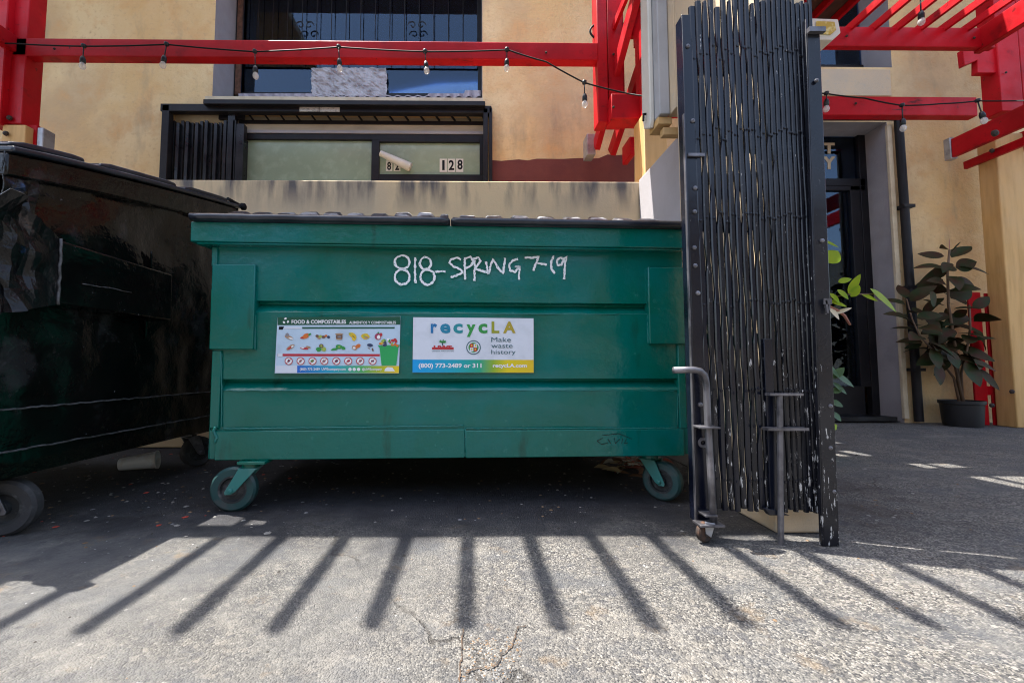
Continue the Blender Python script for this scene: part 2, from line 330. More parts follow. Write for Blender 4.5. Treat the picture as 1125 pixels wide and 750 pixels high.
    L.new(bp.outputs[0], bp2.inputs['Normal']); L.new(bp2.outputs[0], b.inputs['Normal'])
    return m
def make_ground():
    def axis(a, b, s, far):
        xs = [far[0], far[0] / 4, a - 6, a - 2]; n = int((b - a) / s); xs += [a + (b - a) * i / n for i in range(n + 1)]; xs += [b + 2, b + 6, far[1] / 4, far[1]]; return xs
    xs = axis(-2.6, 2.8, .03, (-300, 300)); ys = axis(.3, 4.0, .03, (-300, 300))
    vs = []
    for y in ys:
        for x in xs:
            z = 0
            if -2.6 <= x <= 2.8 and .3 <= y <= 4: z = (noise.noise(Vector((x * 2.2, y * 2.2, 0))) * .006 + noise.noise(Vector((x * 8, y * 8, 3))) * .0025)
            vs.append((x, y, z))
    nx = len(xs); fs = [(j * nx + i, j * nx + i + 1, (j + 1) * nx + i + 1, (j + 1) * nx + i) for j in range(len(ys) - 1) for i in range(nx - 1)]
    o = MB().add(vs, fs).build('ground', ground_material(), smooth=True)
    tag(o, 'worn pebbly grey concrete yard, sunlit in front and shaded behind', 'ground', kind='structure')
make_ground()
# crack with orange debris in the foreground
crack_m = mat('crack_dark', (.03, .024, .02), .95, var=(60, (.08, .05, .03), .45, .6))
def ground_strokes(name, strokes, w, m, lift, jit=.5):
    mb = MB()
    for st in strokes:
        pts = [G(x, y) for x, y in st]; q = []
        for i in range(len(pts) - 1):
            for j in range(6):
                p = pts[i].lerp(pts[i + 1], j / 6); q.append(p + Vector((random.uniform(-1, 1), random.uniform(-1, 1), 0)) * w * .7)
        q.append(pts[-1])
        for p in q: p.z = noise.noise(Vector((p.x * 2.2, p.y * 2.2, 0))) * .006 + noise.noise(Vector((p.x * 8, p.y * 8, 3))) * .0025 + lift
        mb.ribbon(q, w, (0, 0, 1), jit=jit)
    return mb.build(name, m)
crk = [[(509, 690), (508, 712), (506, 730), (505, 752)], [(569, 690), (566, 700), (563, 712), (552, 722), (547, 733), (536, 738), (524, 737), (512, 742)], [(569, 690), (578, 688)]]
tag(ground_strokes('ground_crack', crk, .0026, crack_m, .003, .6), 'dark jagged crack in the sunlit concrete at the photo bottom', 'crack', kind='structure')
# loose grit: one object
def litter():
    mb = MB(); 
    def stone(p, r, m, flatness=.6):
        vs = [];  n = 5
        a0 = random.random() * 6
        for k in range(n):
            a = a0 + 2 * math.pi * k / n; q = r * random.uniform(.7, 1.2); vs.append(p + Vector((math.cos(a) * q, math.sin(a) * q, 0)))
        vs.append(p + Vector((0, 0, r * flatness))); mb.add(vs, [(k, (k + 1) % n, n) for k in range(n)], m)
    gz = lambda x, y: noise.noise(Vector((x * 2.2, y * 2.2, 0))) * .006 + noise.noise(Vector((x * 8, y * 8, 3))) * .0025
    for i in range(600):
        x = random.uniform(-2.3, 2.4); y = random.uniform(.6, 3.4) ** 1.0; stone(Vector((x, y, gz(x, y))), random.choice((.002, .003, .004, .006)) * (0.6 + y * .35), random.choice((0, 0, 1, 2)))
    for i in range(380):   # spoil round the crack
        t = random.random(); px = random.uniform(506, 575); py = random.uniform(700, 750)
        if abs((px - 506) / 70 + (py - 750) / 62 * 1.0) > .55 and random.random() < .8: continue
        q = G(px, py); stone(Vector((q.x, q.y, gz(q.x, q.y))), random.uniform(.001, .0028), random.choice((0, 1, 1, 3, 2)))
    for i in range(420):   # dirt along the dumpster and wall stub
        x = random.uniform(-2.0, 1.7); y = random.gauss(1.95, .28)
        if y < 1.5: continue
        stone(Vector((x, y, gz(x, y))), random.uniform(.003, .009), random.choice((2, 2, 1, 3, 0)), .4)
    for i in range(130):   # bigger scraps under and in front of the black dumpster
        x = random.uniform(-2.3, -.6); y = random.uniform(1.35, 2.7); c = Vector((x, y, gz(x, y) + .002)); stone(c, random.uniform(.004, .014), random.choice((0, 1, 1, 2, 3, 3, 4)), .3)
    ms = [mat('grit_pale', (.22, .21, .19), .9), mat('grit_tan', (.16, .105, .06), .9), mat('grit_dark', (.04, .035, .03), .9), mat('grit_grey', (.17, .17, .17), .9), mat('grit_red', (.40, .05, .03), .8)]
    tag(mb.build('loose_grit', ms), 'loose grit, chips and dirt scattered over the concrete', 'grit', kind='stuff')
litter()
# ------------------------------------------------------------------ building
WY = 4.1
def zpy(py, Y=WY, px=520): return P(px, py, Y).z
def xpx(px, py, Y=WY): return P(px, py, Y).x
bld = thing('building', 'tan stucco shop building with barred windows and recessed glass door', 'building', (0, WY, 0))
uw = (xpx(235, 60), xpx(530, 60), zpy(109, WY, 400), 4.8)
lw = (xpx(184, 160), xpx(532, 160), zpy(206, WY, 400), zpy(122, WY, 400))
dr = (xpx(862, 300), xpx(984, 300), 0.0, zpy(134, WY, 930))
rw = (xpx(820, 60), xpx(979, 60), zpy(74, WY, 940), 4.8)
def wall_openings(x0, x1, z0, z1, ops, depths):
    mb = MB(); xs = sorted({x0, x1, *[o[0] for o in ops], *[o[1] for o in ops]}); zs = sorted({z0, z1, *[o[2] for o in ops], *[o[3] for o in ops]})
    for i in range(len(xs) - 1):
        for j in range(len(zs) - 1):
            cx, cz = (xs[i] + xs[i + 1]) / 2, (zs[j] + zs[j + 1]) / 2
            if any(o[0] < cx < o[1] and o[2] < cz < o[3] for o in ops): continue
            mb.add([(xs[i], WY, zs[j]), (xs[i + 1], WY, zs[j]), (xs[i + 1], WY, zs[j + 1]), (xs[i], WY, zs[j + 1])], [(0, 1, 2, 3)])
    for o, (d, m) in zip(ops, depths):
        a, b, c, e = o; y = WY; Y = WY + d
        mb.add([(a, y, c), (a, Y, c), (a, Y, e), (a, y, e)], [(0, 1, 2, 3)], m); mb.add([(b, y, c), (b, Y, c), (b, Y, e), (b, y, e)], [(3, 2, 1, 0)], m)
        mb.add([(a, y, e), (b, y, e), (b, Y, e), (a, Y, e)], [(3, 2, 1, 0)], m)
        if c > 0: mb.add([(a, y, c), (b, y, c), (b, Y, c), (a, Y, c)], [(0, 1, 2, 3)], m)
    mb.box(x0, x1, WY + 2.2, WY + 2.3, z0, z1); mb.box(x0, x0 + .1, WY, WY + 2.2, z0, z1); mb.box(x1 - .1, x1, WY, WY + 2.2, z0, z1); mb.box(x0, x1, WY + .01, WY + 2.3, z1, z1 + .1)
    return mb
wl = wall_openings(-7, 7.5, 0, 5.0, [uw, lw, dr, rw], [(.42, 1), (.12, 0), (.34, 1), (.35, 1)]).build('wall', [M['stucco'], M['concrete_grey']], bld, world=True)
# painted maroon band with ragged upper edge
mb = MB(); pts = []
for i in range(17):
    x = 541 + (697 - 541) * i / 16; y = 177 - (7 if i > 12 else 4 * i / 12) + random.uniform(-1, 1); pts.append(P(x, y, WY - .003))
pts = [P(541, 206, WY - .003)] + pts + [P(697, 206, WY - .003)]
mb.add([tuple(p) for p in pts], [tuple(range(len(pts)))]); mb.build('painted_band', M['maroon'], bld, world=True)
mb = MB(); pbox(mb, 225, 106.5, 531, 110.5, WY - .05, .16); mb.build('window_sill', M['cream'], bld, world=True, bevel=.004)
mb = MB(); pbox(mb, 880, 76, 979, 105, WY - .035, .034); mb.build('sill_panel', M['stucco_pale'], bld, world=True, bevel=.004)
# upper window
uwin = MB(); Yw = WY + .36
for (a, b, c, d) in ((256, -80, 266, 108), (525, -80, 531, 108), (256, 102, 531, 108)): pbox(uwin, a, b, c, d, Yw, .05)
uwin = uwin.build('window', M['black_wood'], bld, world=True, bevel=.003)
mb = MB(); pbox(mb, 261, -80, 266.5, 104, Yw - .02, .018); mb.build('frame_strip', M['brown'], uwin, world=True)
mb = MB(); pbox(mb, 266, -80, 526, 103, Yw + .03, .004); mb.build('pane', M['glass'], uwin, world=True)
mb = MB()
for i in range(17):
    x = 275 + i * 15.6; a = P(x, 60, Yw + .12).x; mb.tube([(a, Yw - .03, 3.86), (a, Yw - .03, 5.2)], .0045, 6)
for cx_ in (335, 458):
    for s in (-1, 1):
        c = P(cx_ + s * 5, 28, Yw - .035); mb.tube([c + Vector((math.cos(t * .5) * .05 * s * (1 - t / 16), 0, math.sin(t * .5) * .05 * (1 - t / 16))) for t in range(13)], .006, 5)
mb.box(uw[0], uw[1], Yw - .035, Yw - .028, 3.85, 3.87); mb.build('window_bars', M['black_paint'], uwin, world=True)
mb = MB(); mb.box(uw[0] - .3, uw[1] + .3, Yw + .55, Yw + .57, 2.9, 5.3); mb.build('curtain', mat('brown_curtain', (.05, .035, .03), .9, var=(5, (.025, .02, .02), .4, .6, (6, 1, .4))), uwin, world=True)
mb = MB(); n = 16
vs = []
for j in range(n + 1):
    for i in range(2 * n + 1):
        p = P(342 + 83 * i / (2 * n), 75 + 31 * j / n, Yw - .01); edge = 0 if 0 < i < 2 * n and 0 < j < n else .3
        p.y -= abs(noise.noise(Vector((i * .45, j * .5, 2)))) * .035; p.x += edge * random.uniform(-.03, .03); vs.append(p)
mb.add(vs, [(j * (2 * n + 1) + i, j * (2 * n + 1) + i + 1, (j + 1) * (2 * n + 1) + i + 1, (j + 1) * (2 * n + 1) + i) for j in range(n) for i in range(2 * n)])
mb.build('foil_patch', M['foil'], uwin, world=True)
mb = MB(); vs = []; n = 220
for i in range(n + 1):
    px = 262 + (528 - 262) * i / n; b0 = P(px, 107, WY + .1); t = math.sin(i * 2 * math.pi / 9.2)
    tall = 1 if px < 342 or px > 470 else .4
    top = P(px, 107 - (4.2 + 1.4 * t + (3.5 if px > 510 else 0)) * tall, WY + .1)
    vs += [b0 + Vector((0, .02 * t, 0)), top + Vector((0, .02 * t, 0)), top + Vector((0, .2 + .02 * t, 0.012))]
mb.add(vs, [(3 * i, 3 * i + 3, 3 * i + 4, 3 * i + 1) for i in range(n)] + [(3 * i + 1, 3 * i + 4, 3 * i + 5, 3 * i + 2) for i in range(n)])
mb.build('corrugated_strip', M['corr'], uwin, world=True, smooth=True)
# lower window
mb = MB(); Yl = WY - .07
for (a, b, c, d) in ((176, 115, 540, 123), (176, 115, 184, 206), (531, 119, 536, 206), (537.5, 118, 541, 206)): pbox(mb, a, b, c, d, Yl, .069 if a != 176 or d < 150 else .066)
pbox(mb, 223, 110, 533, 115, Yl - .05, .115)
lwin = mb.build('window', M['black_wood'], bld, world=True, bevel=.004)
mb = MB(); Yg = WY + .05
for (a, b, c, d, t) in ((262, 146.5, 531, 153.5, .05), (262, 153.5, 270, 206, .05), (408, 153.5, 416.5, 206, .05), (416.5, 191.5, 531, 206, .045), (527, 153.5, 531, 191.5, .045), (262, 132.5, 531, 136.5, .02), (416.5, 153.5, 527, 156, .045)): pbox(mb, a, b, c, d, Yg, t)
mb.build('window_frame', M['black_wood'], lwin, world=True, bevel=.003)
mb = MB(); pbox(mb, 270, 153, 408, 206, Yg + .03, .01); pbox(mb, 416.5, 155.5, 527, 192, Yg + .03, .01); mb.build('pane', M['frosted'], lwin, world=True)
mb = MB(); pbox(mb, 262, 136.5, 531, 143.5, Yg + .01, .03); pbox(mb, 262, 143.5, 531, 146.5, Yg - .01, .05, 1); pbox(mb, 262, 122, 531, 132.5, Yg + .06, .01); mb.build('header_board', [M['beige_panel'], M['concrete_grey']], lwin, world=True)
for i in range(16):
    x = 272 + i * 17; mb = MB(); mb.bar(P(x, 123.5, Yg), P(x + 7, 133, Yg), .018, .018, (0, 1, 0)); mb.build('diagonal_bar', M['black_wood'], lwin, world=True)
mb = MB(); pbox(mb, 180, 123, 268, 206, WY + .09, .02); mb.build('backing_board', M['cream'], lwin, world=True)
mb = MB()
for i in range(15):
    x = 187 + i * 5.2; top = 133 + random.uniform(-1, 3); pbox(mb, x, top, x + 3.4, 206, WY + .0 - (i % 2) * .03, .03)
pbox(mb, 249, 124, 257, 206, WY - .03, .05); pbox(mb, 258.5, 136, 267, 206, WY - .04, .06); pbox(mb, 186, 150, 262, 152, WY + .032, .004); pbox(mb, 240, 123, 268, 131, WY + .01, .03)
mb.build('folding_grille', M['black_paint'], lwin, world=True, bevel=.003)
mb = MB(); pbox(mb, 329, 115.6, 350, 122.6, Yl - .006, .005); pbox(mb, 351, 116.4, 373, 122.8, Yl - .006, .005); mb.build('faded_label', M['paper'], lwin, world=True)
# text helper
def text_mesh(txt, bold=0.0, shear=0.0):
    cu = bpy.data.curves.new('t', 'FONT'); cu.body = txt; cu.offset = bold; cu.resolution_u = 3; cu.shear = shear
    o = bpy.data.objects.new('t', cu); COL.objects.link(o); bpy.context.view_layer.update()
    me = bpy.data.meshes.new_from_object(o.evaluated_get(bpy.context.evaluated_depsgraph_get()))
    bpy.data.objects.remove(o); bpy.data.curves.remove(cu)
    v = [tuple(p.co) for p in me.vertices]; f = [tuple(p.vertices) for p in me.polygons]; bpy.data.meshes.remove(me); return v, f
def fit_text(mb, txt, rect, place, m=0, bold=.02, shear=0):
    """rect in photo px (left, top, right, bottom), place(px, py) -> 3D"""
    v, f = text_mesh(txt, bold, shear); xs = [p[0] for p in v]; ys = [p[1] for p in v]; a, b, c, d = min(xs), max(xs), min(ys), max(ys)
    mb.add([place(rect[0] + (p[0] - a) / (b - a) * (rect[2] - rect[0]), rect[3] - (p[1] - c) / (d - c) * (rect[3] - rect[1])) for p in v], f, m)
mb = MB(); pl = lambda Y: (lambda px, py: P(px, py, Y))
for (x0, x1, y0, y1, t, r) in ((483, 491, 174.5, 189, '1', (485.8, 176, 488.5, 187)), (492, 500, 174.5, 189, '2', (493, 176, 499, 187)), (501, 509, 174.5, 189, '8', (502.5, 175.5, 508.3, 186.5)), (424, 431, 176.5, 188, '8', (425.3, 178, 429.7, 187)), (432.5, 440, 176.5, 188, '2', (434, 178, 438.6, 187))):
    mb = MB(); pbox(mb, x0, y0, x1, y1, Yg + .027, .002); fit_text(mb, t, r, pl(Yg + .0262), 1, .03); mb.build('number_tile', [M['offwhite'], M['cable']], lwin, world=True)
mb = MB(); a = P(418, 168.5, Yg - .03); b = P(451, 184, Yg - .03); mb.tube([a, a.lerp(b, .5), b], [.028, .037, .045], 14, 0, False); mb.tube([a, b], [.022, .04], 14, 0, True); mb.build('paper_roll', M['offwhite'], lwin, world=True, smooth=True)
# right upper window
mb = MB(); Yr = WY + .3
pbox(mb, 815, -60, 822, 76, Yr, .04); pbox(mb, 968, -60, 972, 76, Yr, .04); pbox(mb, 815, 71, 972, 74, Yr, .04)
rwin = mb.build('window', M['black_wood'], bld, world=True)
mb = MB(); pbox(mb, 822, -60, 968, 72, Yr + .02, .004); mb.build('pane', M['glass'], rwin, world=True)
mb = MB(); pbox(mb, 800, -60, 990, 80, Yr + .3, .02); mb.build('curtain', M['green_int'], rwin, world=True)
# door in its recess
Yd = WY + .24; mb = MB()
for (a, b, c, d) in ((862, 139, 968, 146), (951, 146, 968, 463), (862, 196, 951, 204), (940, 204, 951, 425), (862, 204, 951, 209), (862, 424, 951, 458)): pbox(mb, a, b, c, d, Yd, .06)
door = mb.build('door', M['black_wood'], bld, world=True, bevel=.005)
mb = MB(); pbox(mb, 858, 145, 952, 198, Yd + .03, .004); pbox(mb, 858, 206, 942, 426, Yd + .03, .004); mb.build('pane', M['glass'], door, world=True)
mb = MB(); pbox(mb, 930, 209, 940, 424, Yd + .045, .02, 0); pbox(mb, 862, 147, 950, 196, Yd + .05, .02, 0); pbox(mb, 905, 262, 929, 352, Yd + .05, .01, 1)
mb.bar(P(905, 212, Yd + .13), P(920, 211, Yd + .13), .015, .02, m=2); mb.bar(P(920, 211, Yd + .13), P(936, 270, Yd + .13), .015, .02, m=2); mb.bar(P(936, 270, Yd + .13), P(940, 330, Yd + .13), .015, .02, m=2)
mb.build('display_board', [M['green_int'], M['blue_int'], mat('grey_frame', (.3, .3, .3), .6)], door, world=True)
mb = MB(); fit_text(mb, 'CITY', (882, 156, 918, 169), pl(Yd + .027), 0, .05); fit_text(mb, 'DELI', (884, 172, 888, 186), pl(Yd + .027), 0, .05)
mb = MB(); fit_text(mb, 'T', (905, 157, 917, 169), pl(Yd + .027), 0, .05); fit_text(mb, 'Y', (904, 172, 918, 186), pl(Yd + .027), 0, .05)
mb.build('door_lettering', M['cream'], door, world=True)
mb = MB(); pbox(mb, 858, 458, 986, 462.5, WY - .02, .3, 1); pbox(mb, 968.5, 139, 971, 462, Yd - .01, .03, 2)
mb.build('threshold', [M['black_wood'], M['black_paint'], M['rust']], bld, world=True)
mb = MB(); pbox(mb, 984.5, 137, 989.5, 460, WY - .03, .029); mb.build('door_trim', M['cream'], bld, world=True, bevel=.004)
mb = MB(); a = P(987, 131, WY - .06); b = P(1006, 464, WY - .06); b.z = 0.02
mb.tube([a, Vector((a.x + .02, a.y, b.z))], .036, 12); mb.tube([P(880, 131, WY - .06), a + Vector((.02, 0, 0))], .016, 8)
for z in (.5, 1.3, 2.1): mb.box(a.x - .035, a.x + .075, a.y - .04, WY, z, z + .03)
mb.build('drainpipe', M['black_wood'], bld, world=True, smooth='auto')
mb = MB(); mb.box(-7, 7.5, 4.14, 6.5, .004, .01); mb.build('interior_floor', M['dark_in'], bld, world=True)
mb = MB(); mb.box(-7, 7.5, WY - .12, WY - .001, 4.9, 5.0); mb.box(.9, 7.5, WY - .75, WY - .121, 4.9, 5.0); mb.box(-7, -2.3, WY - 1.1, WY - .121, 4.9, 5.0); mb.build('sun_block_eave', M['stucco_pale'], bld, world=True)  # unseen eave slabs added to block sun strips on the yard
# ------------------------------------------------------------------ low parapet behind the dumpster, side wall, pillar
def parapet_material():
    m = mat('parapet_plaster', (.74, .56, .33), .9, chips2=(13, (.16, .14, .12), .70), var=[(2.5, (.62, .48, .31), .4, .7), (1, (.60, .48, .32), .5, .65, (1, 1, .2))], bump=[(90, .5, .004), (10, .3, .01)], chips=(22, (.09, .09, .10), .73))
    nt = m.node_tree; N = nt.nodes; L = nt.links; b = N['Principled BSDF']; old = b.inputs['Base Color'].links[0].from_socket
    tc = N.new('ShaderNodeTexCoord'); mp = N.new('ShaderNodeMapping'); mp.inputs['Scale'].default_value = (7, 1, 1.3); L.new(tc.outputs['Object'], mp.inputs[0])
    n = N.new('ShaderNodeTexNoise'); n.inputs['Scale'].default_value = 1.3; n.inputs['Detail'].default_value = 5; L.new(mp.outputs[0], n.inputs['Vector'])
    sp = N.new('ShaderNodeSeparateXYZ'); L.new(tc.outputs['Object'], sp.inputs[0])
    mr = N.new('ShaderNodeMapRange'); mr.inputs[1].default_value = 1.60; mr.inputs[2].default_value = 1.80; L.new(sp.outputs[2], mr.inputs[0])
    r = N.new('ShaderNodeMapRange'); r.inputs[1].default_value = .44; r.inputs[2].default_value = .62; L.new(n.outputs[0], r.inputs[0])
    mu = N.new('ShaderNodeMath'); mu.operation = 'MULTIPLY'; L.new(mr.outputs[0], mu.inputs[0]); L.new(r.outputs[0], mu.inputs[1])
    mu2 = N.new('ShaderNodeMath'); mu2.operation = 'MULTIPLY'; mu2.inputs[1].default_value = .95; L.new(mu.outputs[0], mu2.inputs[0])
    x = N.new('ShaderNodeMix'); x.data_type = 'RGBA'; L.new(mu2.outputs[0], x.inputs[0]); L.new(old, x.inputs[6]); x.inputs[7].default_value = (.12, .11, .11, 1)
    L.new(x.outputs[2], b.inputs['Base Color']); return m
pz = P(450, 198.5, 2.9).z
o = MB().box(-3.2, 1.18, 2.9, 3.05, 0, pz).build('parapet_wall', parapet_material(), bevel=.008)
tag(o, 'low stained beige parapet wall right behind the green dumpster', 'low wall')
mb = MB(); mb.box(1.166, 1.30, 1.98, 2.898, 0, pz + .01)
tag(mb.build('side_wall', M['lilac_wall'], bevel=.006), 'short greyish lilac side wall running from the parapet toward the folded gate', 'side wall')
o = MB().box(-3.2, 1.16, 3.052, WY - .002, 0, 1.25).build('bounce_slab', M['stucco_pale']); tag(o, 'unseen pale slab added behind the parapet to bounce sun onto the shop wall', 'bounce_slab', kind='structure')  # added slab, out of view, throws sunlight up onto the shop wall
pil = thing('stucco_pillar', 'tall beige stucco wall stub behind the folded black gate', 'pillar', (1.07, 1.4, 0))
mb = MB(); mb.box(.985, 1.165, 1.40, 1.97, 0, 3.1); mb.build('shaft', M['stucco_pale'], pil, world=True, bevel=.008)
mb = MB(); mb.box(.985, 1.165, 1.972, 2.06, 1.80, 3.1); mb.build('upper_block', M['stucco_pale'], pil, world=True, bevel=.004)
# utility cabinet
cab = thing('utility_cabinet', 'white enamel utility cabinet hung beside the gate top', 'cabinet', (.95, 2.1, 1.75))
mb = MB(); mb.box(.93, .984, 2.03, 2.17, 1.80, 3.0); mb.build('housing', mat('speckled_grey', (.42, .42, .43), .7, var=(5, (.34, .34, .35), .4, .7), chips=(90, (.1, .1, .1), .68)), cab, world=True, bevel=.006)
mb = MB(); prof = [(2.085, 2.9), (2.165, 2.9), (2.19, 1.9), (2.17, 1.80), (2.10, 1.765), (2.085, 1.80)]
mb.prism([(.905, y, z) for y, z in prof], (.024, 0, 0)); mb.build('cover', M['offwhite'], cab, world=True, bevel=.006)
mb = MB(); mb.box(.93, 1.0, 2.05, 2.16, 1.76, 1.798); mb.box(.96, 1.06, 2.06, 2.10, 1.71, 1.75); mb.build('wood_bracket', M['wood'], cab, world=True, bevel=.003)
mb = MB(); mb.tube([(.903, 2.13, 1.86), (.89, 2.13, 1.86), (.886, 2.125, 1.82)], .006, 8); mb.build('latch', M['cable'], cab, world=True)
# ------------------------------------------------------------------ pergola
RZ = 3.32
per = thing('pergola', 'red painted timber pergola with slatted roof on tan wood posts', 'pergola', (0, 3.3, 0))
def rbox(name, *a, m='red', bev=.006):
    mb = MB(); mb.box(*a); return mb.build(name, M[m], per, world=True, bevel=bev)
def rpbox(name, *a, m='red', bev=.006):
    mb = MB(); pbox(mb, *a); return mb.build(name, M[m], per, world=True, bevel=bev)
nr = 0; x = -1.189 - .196 * 13
while x < 4.18:
    if not (.905 < x < 1.0):
        dx = random.uniform(-.006, .006)
        y1 = 2.74 if x < 1.05 else 3.42
        mb = MB(); t = random.uniform(-.012, .012)
        mb.add([(x + s, y, z) for s in (-.013, .013) for (y, z) in ((1.305 + t, RZ + .03), (1.325 + t, RZ), (y1, RZ), (y1, RZ + .06), (1.305 + t, RZ + .06))],
               [(0, 1, 2, 3, 4), (9, 8, 7, 6, 5)] + [(i, i + 5, (i + 1) % 5 + 5, (i + 1) % 5) for i in range(5)])
        mb.build('rafter', M['red'], per, world=True)
    x += .196
cz = RZ + .067
panels = [(-4, -2.20, 1.79, 3.03), (-2.20, -1.88, 2.17, 3.03), (-2.20, -1.88, 1.79, 1.90), (-1.88, -1.45, 1.79, 3.03), (-1.45, .20, 1.79, 2.10), (-1.45, .20, 2.24, 2.9), (.20, .68, 1.79, 2.9), (.68, 1.05, 1.87, 3.0),
          (1.05, 1.25, 1.84, 3.0), (1.25, 4.05, 1.84, 2.10), (1.25, 1.62, 2.50, 2.70), (1.48, 1.70, 2.70, 3.42), (1.25, 1.48, 2.80, 3.42), (1.62, 4.05, 2.50, 2.74), (1.70, 2.95, 2.74, 3.42)]
for i, (a, b, c, d) in enumerate(panels): rbox('roof_board', a + .002, b - .002, c + .002, d - .002, cz + .001 * (i % 3), cz + .018, m='ply', bev=0)
rbox('beam', -4, 1.0, 1.80, 1.85, RZ - .12, RZ - .002); rbox('beam', 1.18, 4.06, 1.85, 1.90, RZ - .12, RZ - .002); rbox('beam', -4, 1.0, 2.62, 2.70, RZ - .12, RZ - .002)
rbox('beam', -3.75, -3.68, 1.8, 3.4, RZ - .25, RZ - .122); rbox('beam', 4.2, 4.255, 1.3, 3.36, RZ - .16, RZ + .03)
rpbox('beam', 14, 44.5, 657, 63.5, 3.3, .085)
mb = MB(); a = P(905, 126, 3.4); mb.box(P(674, 115, 3.4).x, P(1074, 118, 3.4).x, 3.4, 3.475, P(900, 126, 3.4).z, P(900, 105.5, 3.4).z); mb.build('beam', M['red'], per, world=True, bevel=.006)
mb = MB(); mb.box(P(698, 40, 3.3).x, P(1093, 40, 3.3).x, 3.3, 3.35, P(900, 50.5, 3.3).z, P(900, 29, 3.3).z); mb.build('beam', M['red'], per, world=True, bevel=.006)
rpbox('beam', 672, 103, 706, 130, 3.22, .15); rpbox('beam', 684, 25, 712, 39, 3.36, .05)
# posts: left, centre pair, right
rpbox('post', 8, -90, 31, 136, 3.30, .14); rpbox('post', -6, -90, 7.5, 136, 3.25, .14)
rpbox('post', -4, 137, 22, 330, 3.28, .15, m='wood'); rpbox('beam', 16, 137, 40, 164, 3.34, .1)
rpbox('metal_cap', 40.3, 140, 47, 164, 3.33, .1, m='galv')
rpbox('post', 656, -60, 667, 134, 3.31, .14); rpbox('post', 667.5, -60, 684, 134, 3.33, .12); rpbox('post', 678, -60, 685, 104, 3.35, .12)
rpbox('post', 708, -60, 733, 123, 3.10, .2); 
mb = MB(); a, b = P(708, 160, 3.1).x, P(733, 160, 3.1).x; mb.box(a, b, 3.101, 3.3, 0, P(720, 123.5, 3.1).z); mb.build('post', M['wood'], per, world=True, bevel=.006)
# sloping twin members at the centre post
for (p, q) in (((655, 162), (706, -30)), ((672, 168), (735, -20))):
    A = P(*p, 3.85); B = P(*q, 2.85); mb = MB(); mb.bar(A, B, .05, .115); mb.build('brace', M['red'], per, world=True, bevel=.006)
A = P(647, 160, 3.85); mb = MB(); mb.box(A.x - .02, A.x + .06, 3.84, 3.98, A.z - .09, A.z + .11); mb.build('metal_cap', M['galv'], per, world=True, bevel=.004)
rpbox('beam', 692, 150, 698, 170, 3.7, .2)
# right post
rpbox('post', 1095, -30, 1119, 122, 3.6, .14)
rpbox('post', 1119.5, -30, 1135, 122, 3.64, .12)
mb = MB(); a, b = P(1105, 300, 3.75).x, P(1136, 300, 3.75).x; mb.box(a, b, 3.75, 3.90, 0, P(1110, 146, 3.75).z)
mb.build('post', M['wood'], per, world=True, bevel=.008)
zb, zt = P(1045, 173, 3.9).z, P(1045, 153, 3.9).z; xb = P(1045, 163, 3.9).x
rbox('beam', xb, xb + .045, 2.4, 3.9, zb, zt); rbox('metal_cap', xb - .006, xb + .06, 3.9, 3.96, zb - .01, zt + .02, m='galv')
rbox('beam', b + .005, b + .05, 2.6, 3.95, zb, zt); rbox('beam', xb + .2, xb + .24, 3.4, 3.98, zb - .08, zb - .005)
mb = MB(); mb.prism([P(1058, 54, 3.62), P(1074, 54, 3.62), P(1096, 54, 3.62), P(1096, 80, 3.62), P(1074, 80, 3.62), P(1074, 66, 3.62), P(1060, 72, 3.62)], (0, .05, 0)); mb.build('corbel', M['red'], per, world=True, bevel=.003)
for (px, py, Y) in ((1089, 166, 3.74), (1089, 445, 3.74), (1111, 430, 3.74), (7, 147, 3.27), (722, 190, 3.09), (60, 54, 3.29), (330, 55, 3.29), (600, 58, 3.29), (674, 60, 3.32), (674, 118, 3.21), (930, 40, 3.29), (1070, 42, 3.29), (940, 114, 3.39), (1105, 80, 3.59), (11, 130, 3.29), (1092, 147, 2.39)):
    c = P(px, py, Y); k_ = 1 if Y in (3.74, 3.27, 3.09, 2.39) or py == 130 else .5; mb = MB(); mb.lathe([(0, .02 * k_), (.012 * k_, .018 * k_), (.02 * k_, .001)], c, (0, -1, 0), 10); mb.build('bolt', M['rust'], per, world=True)
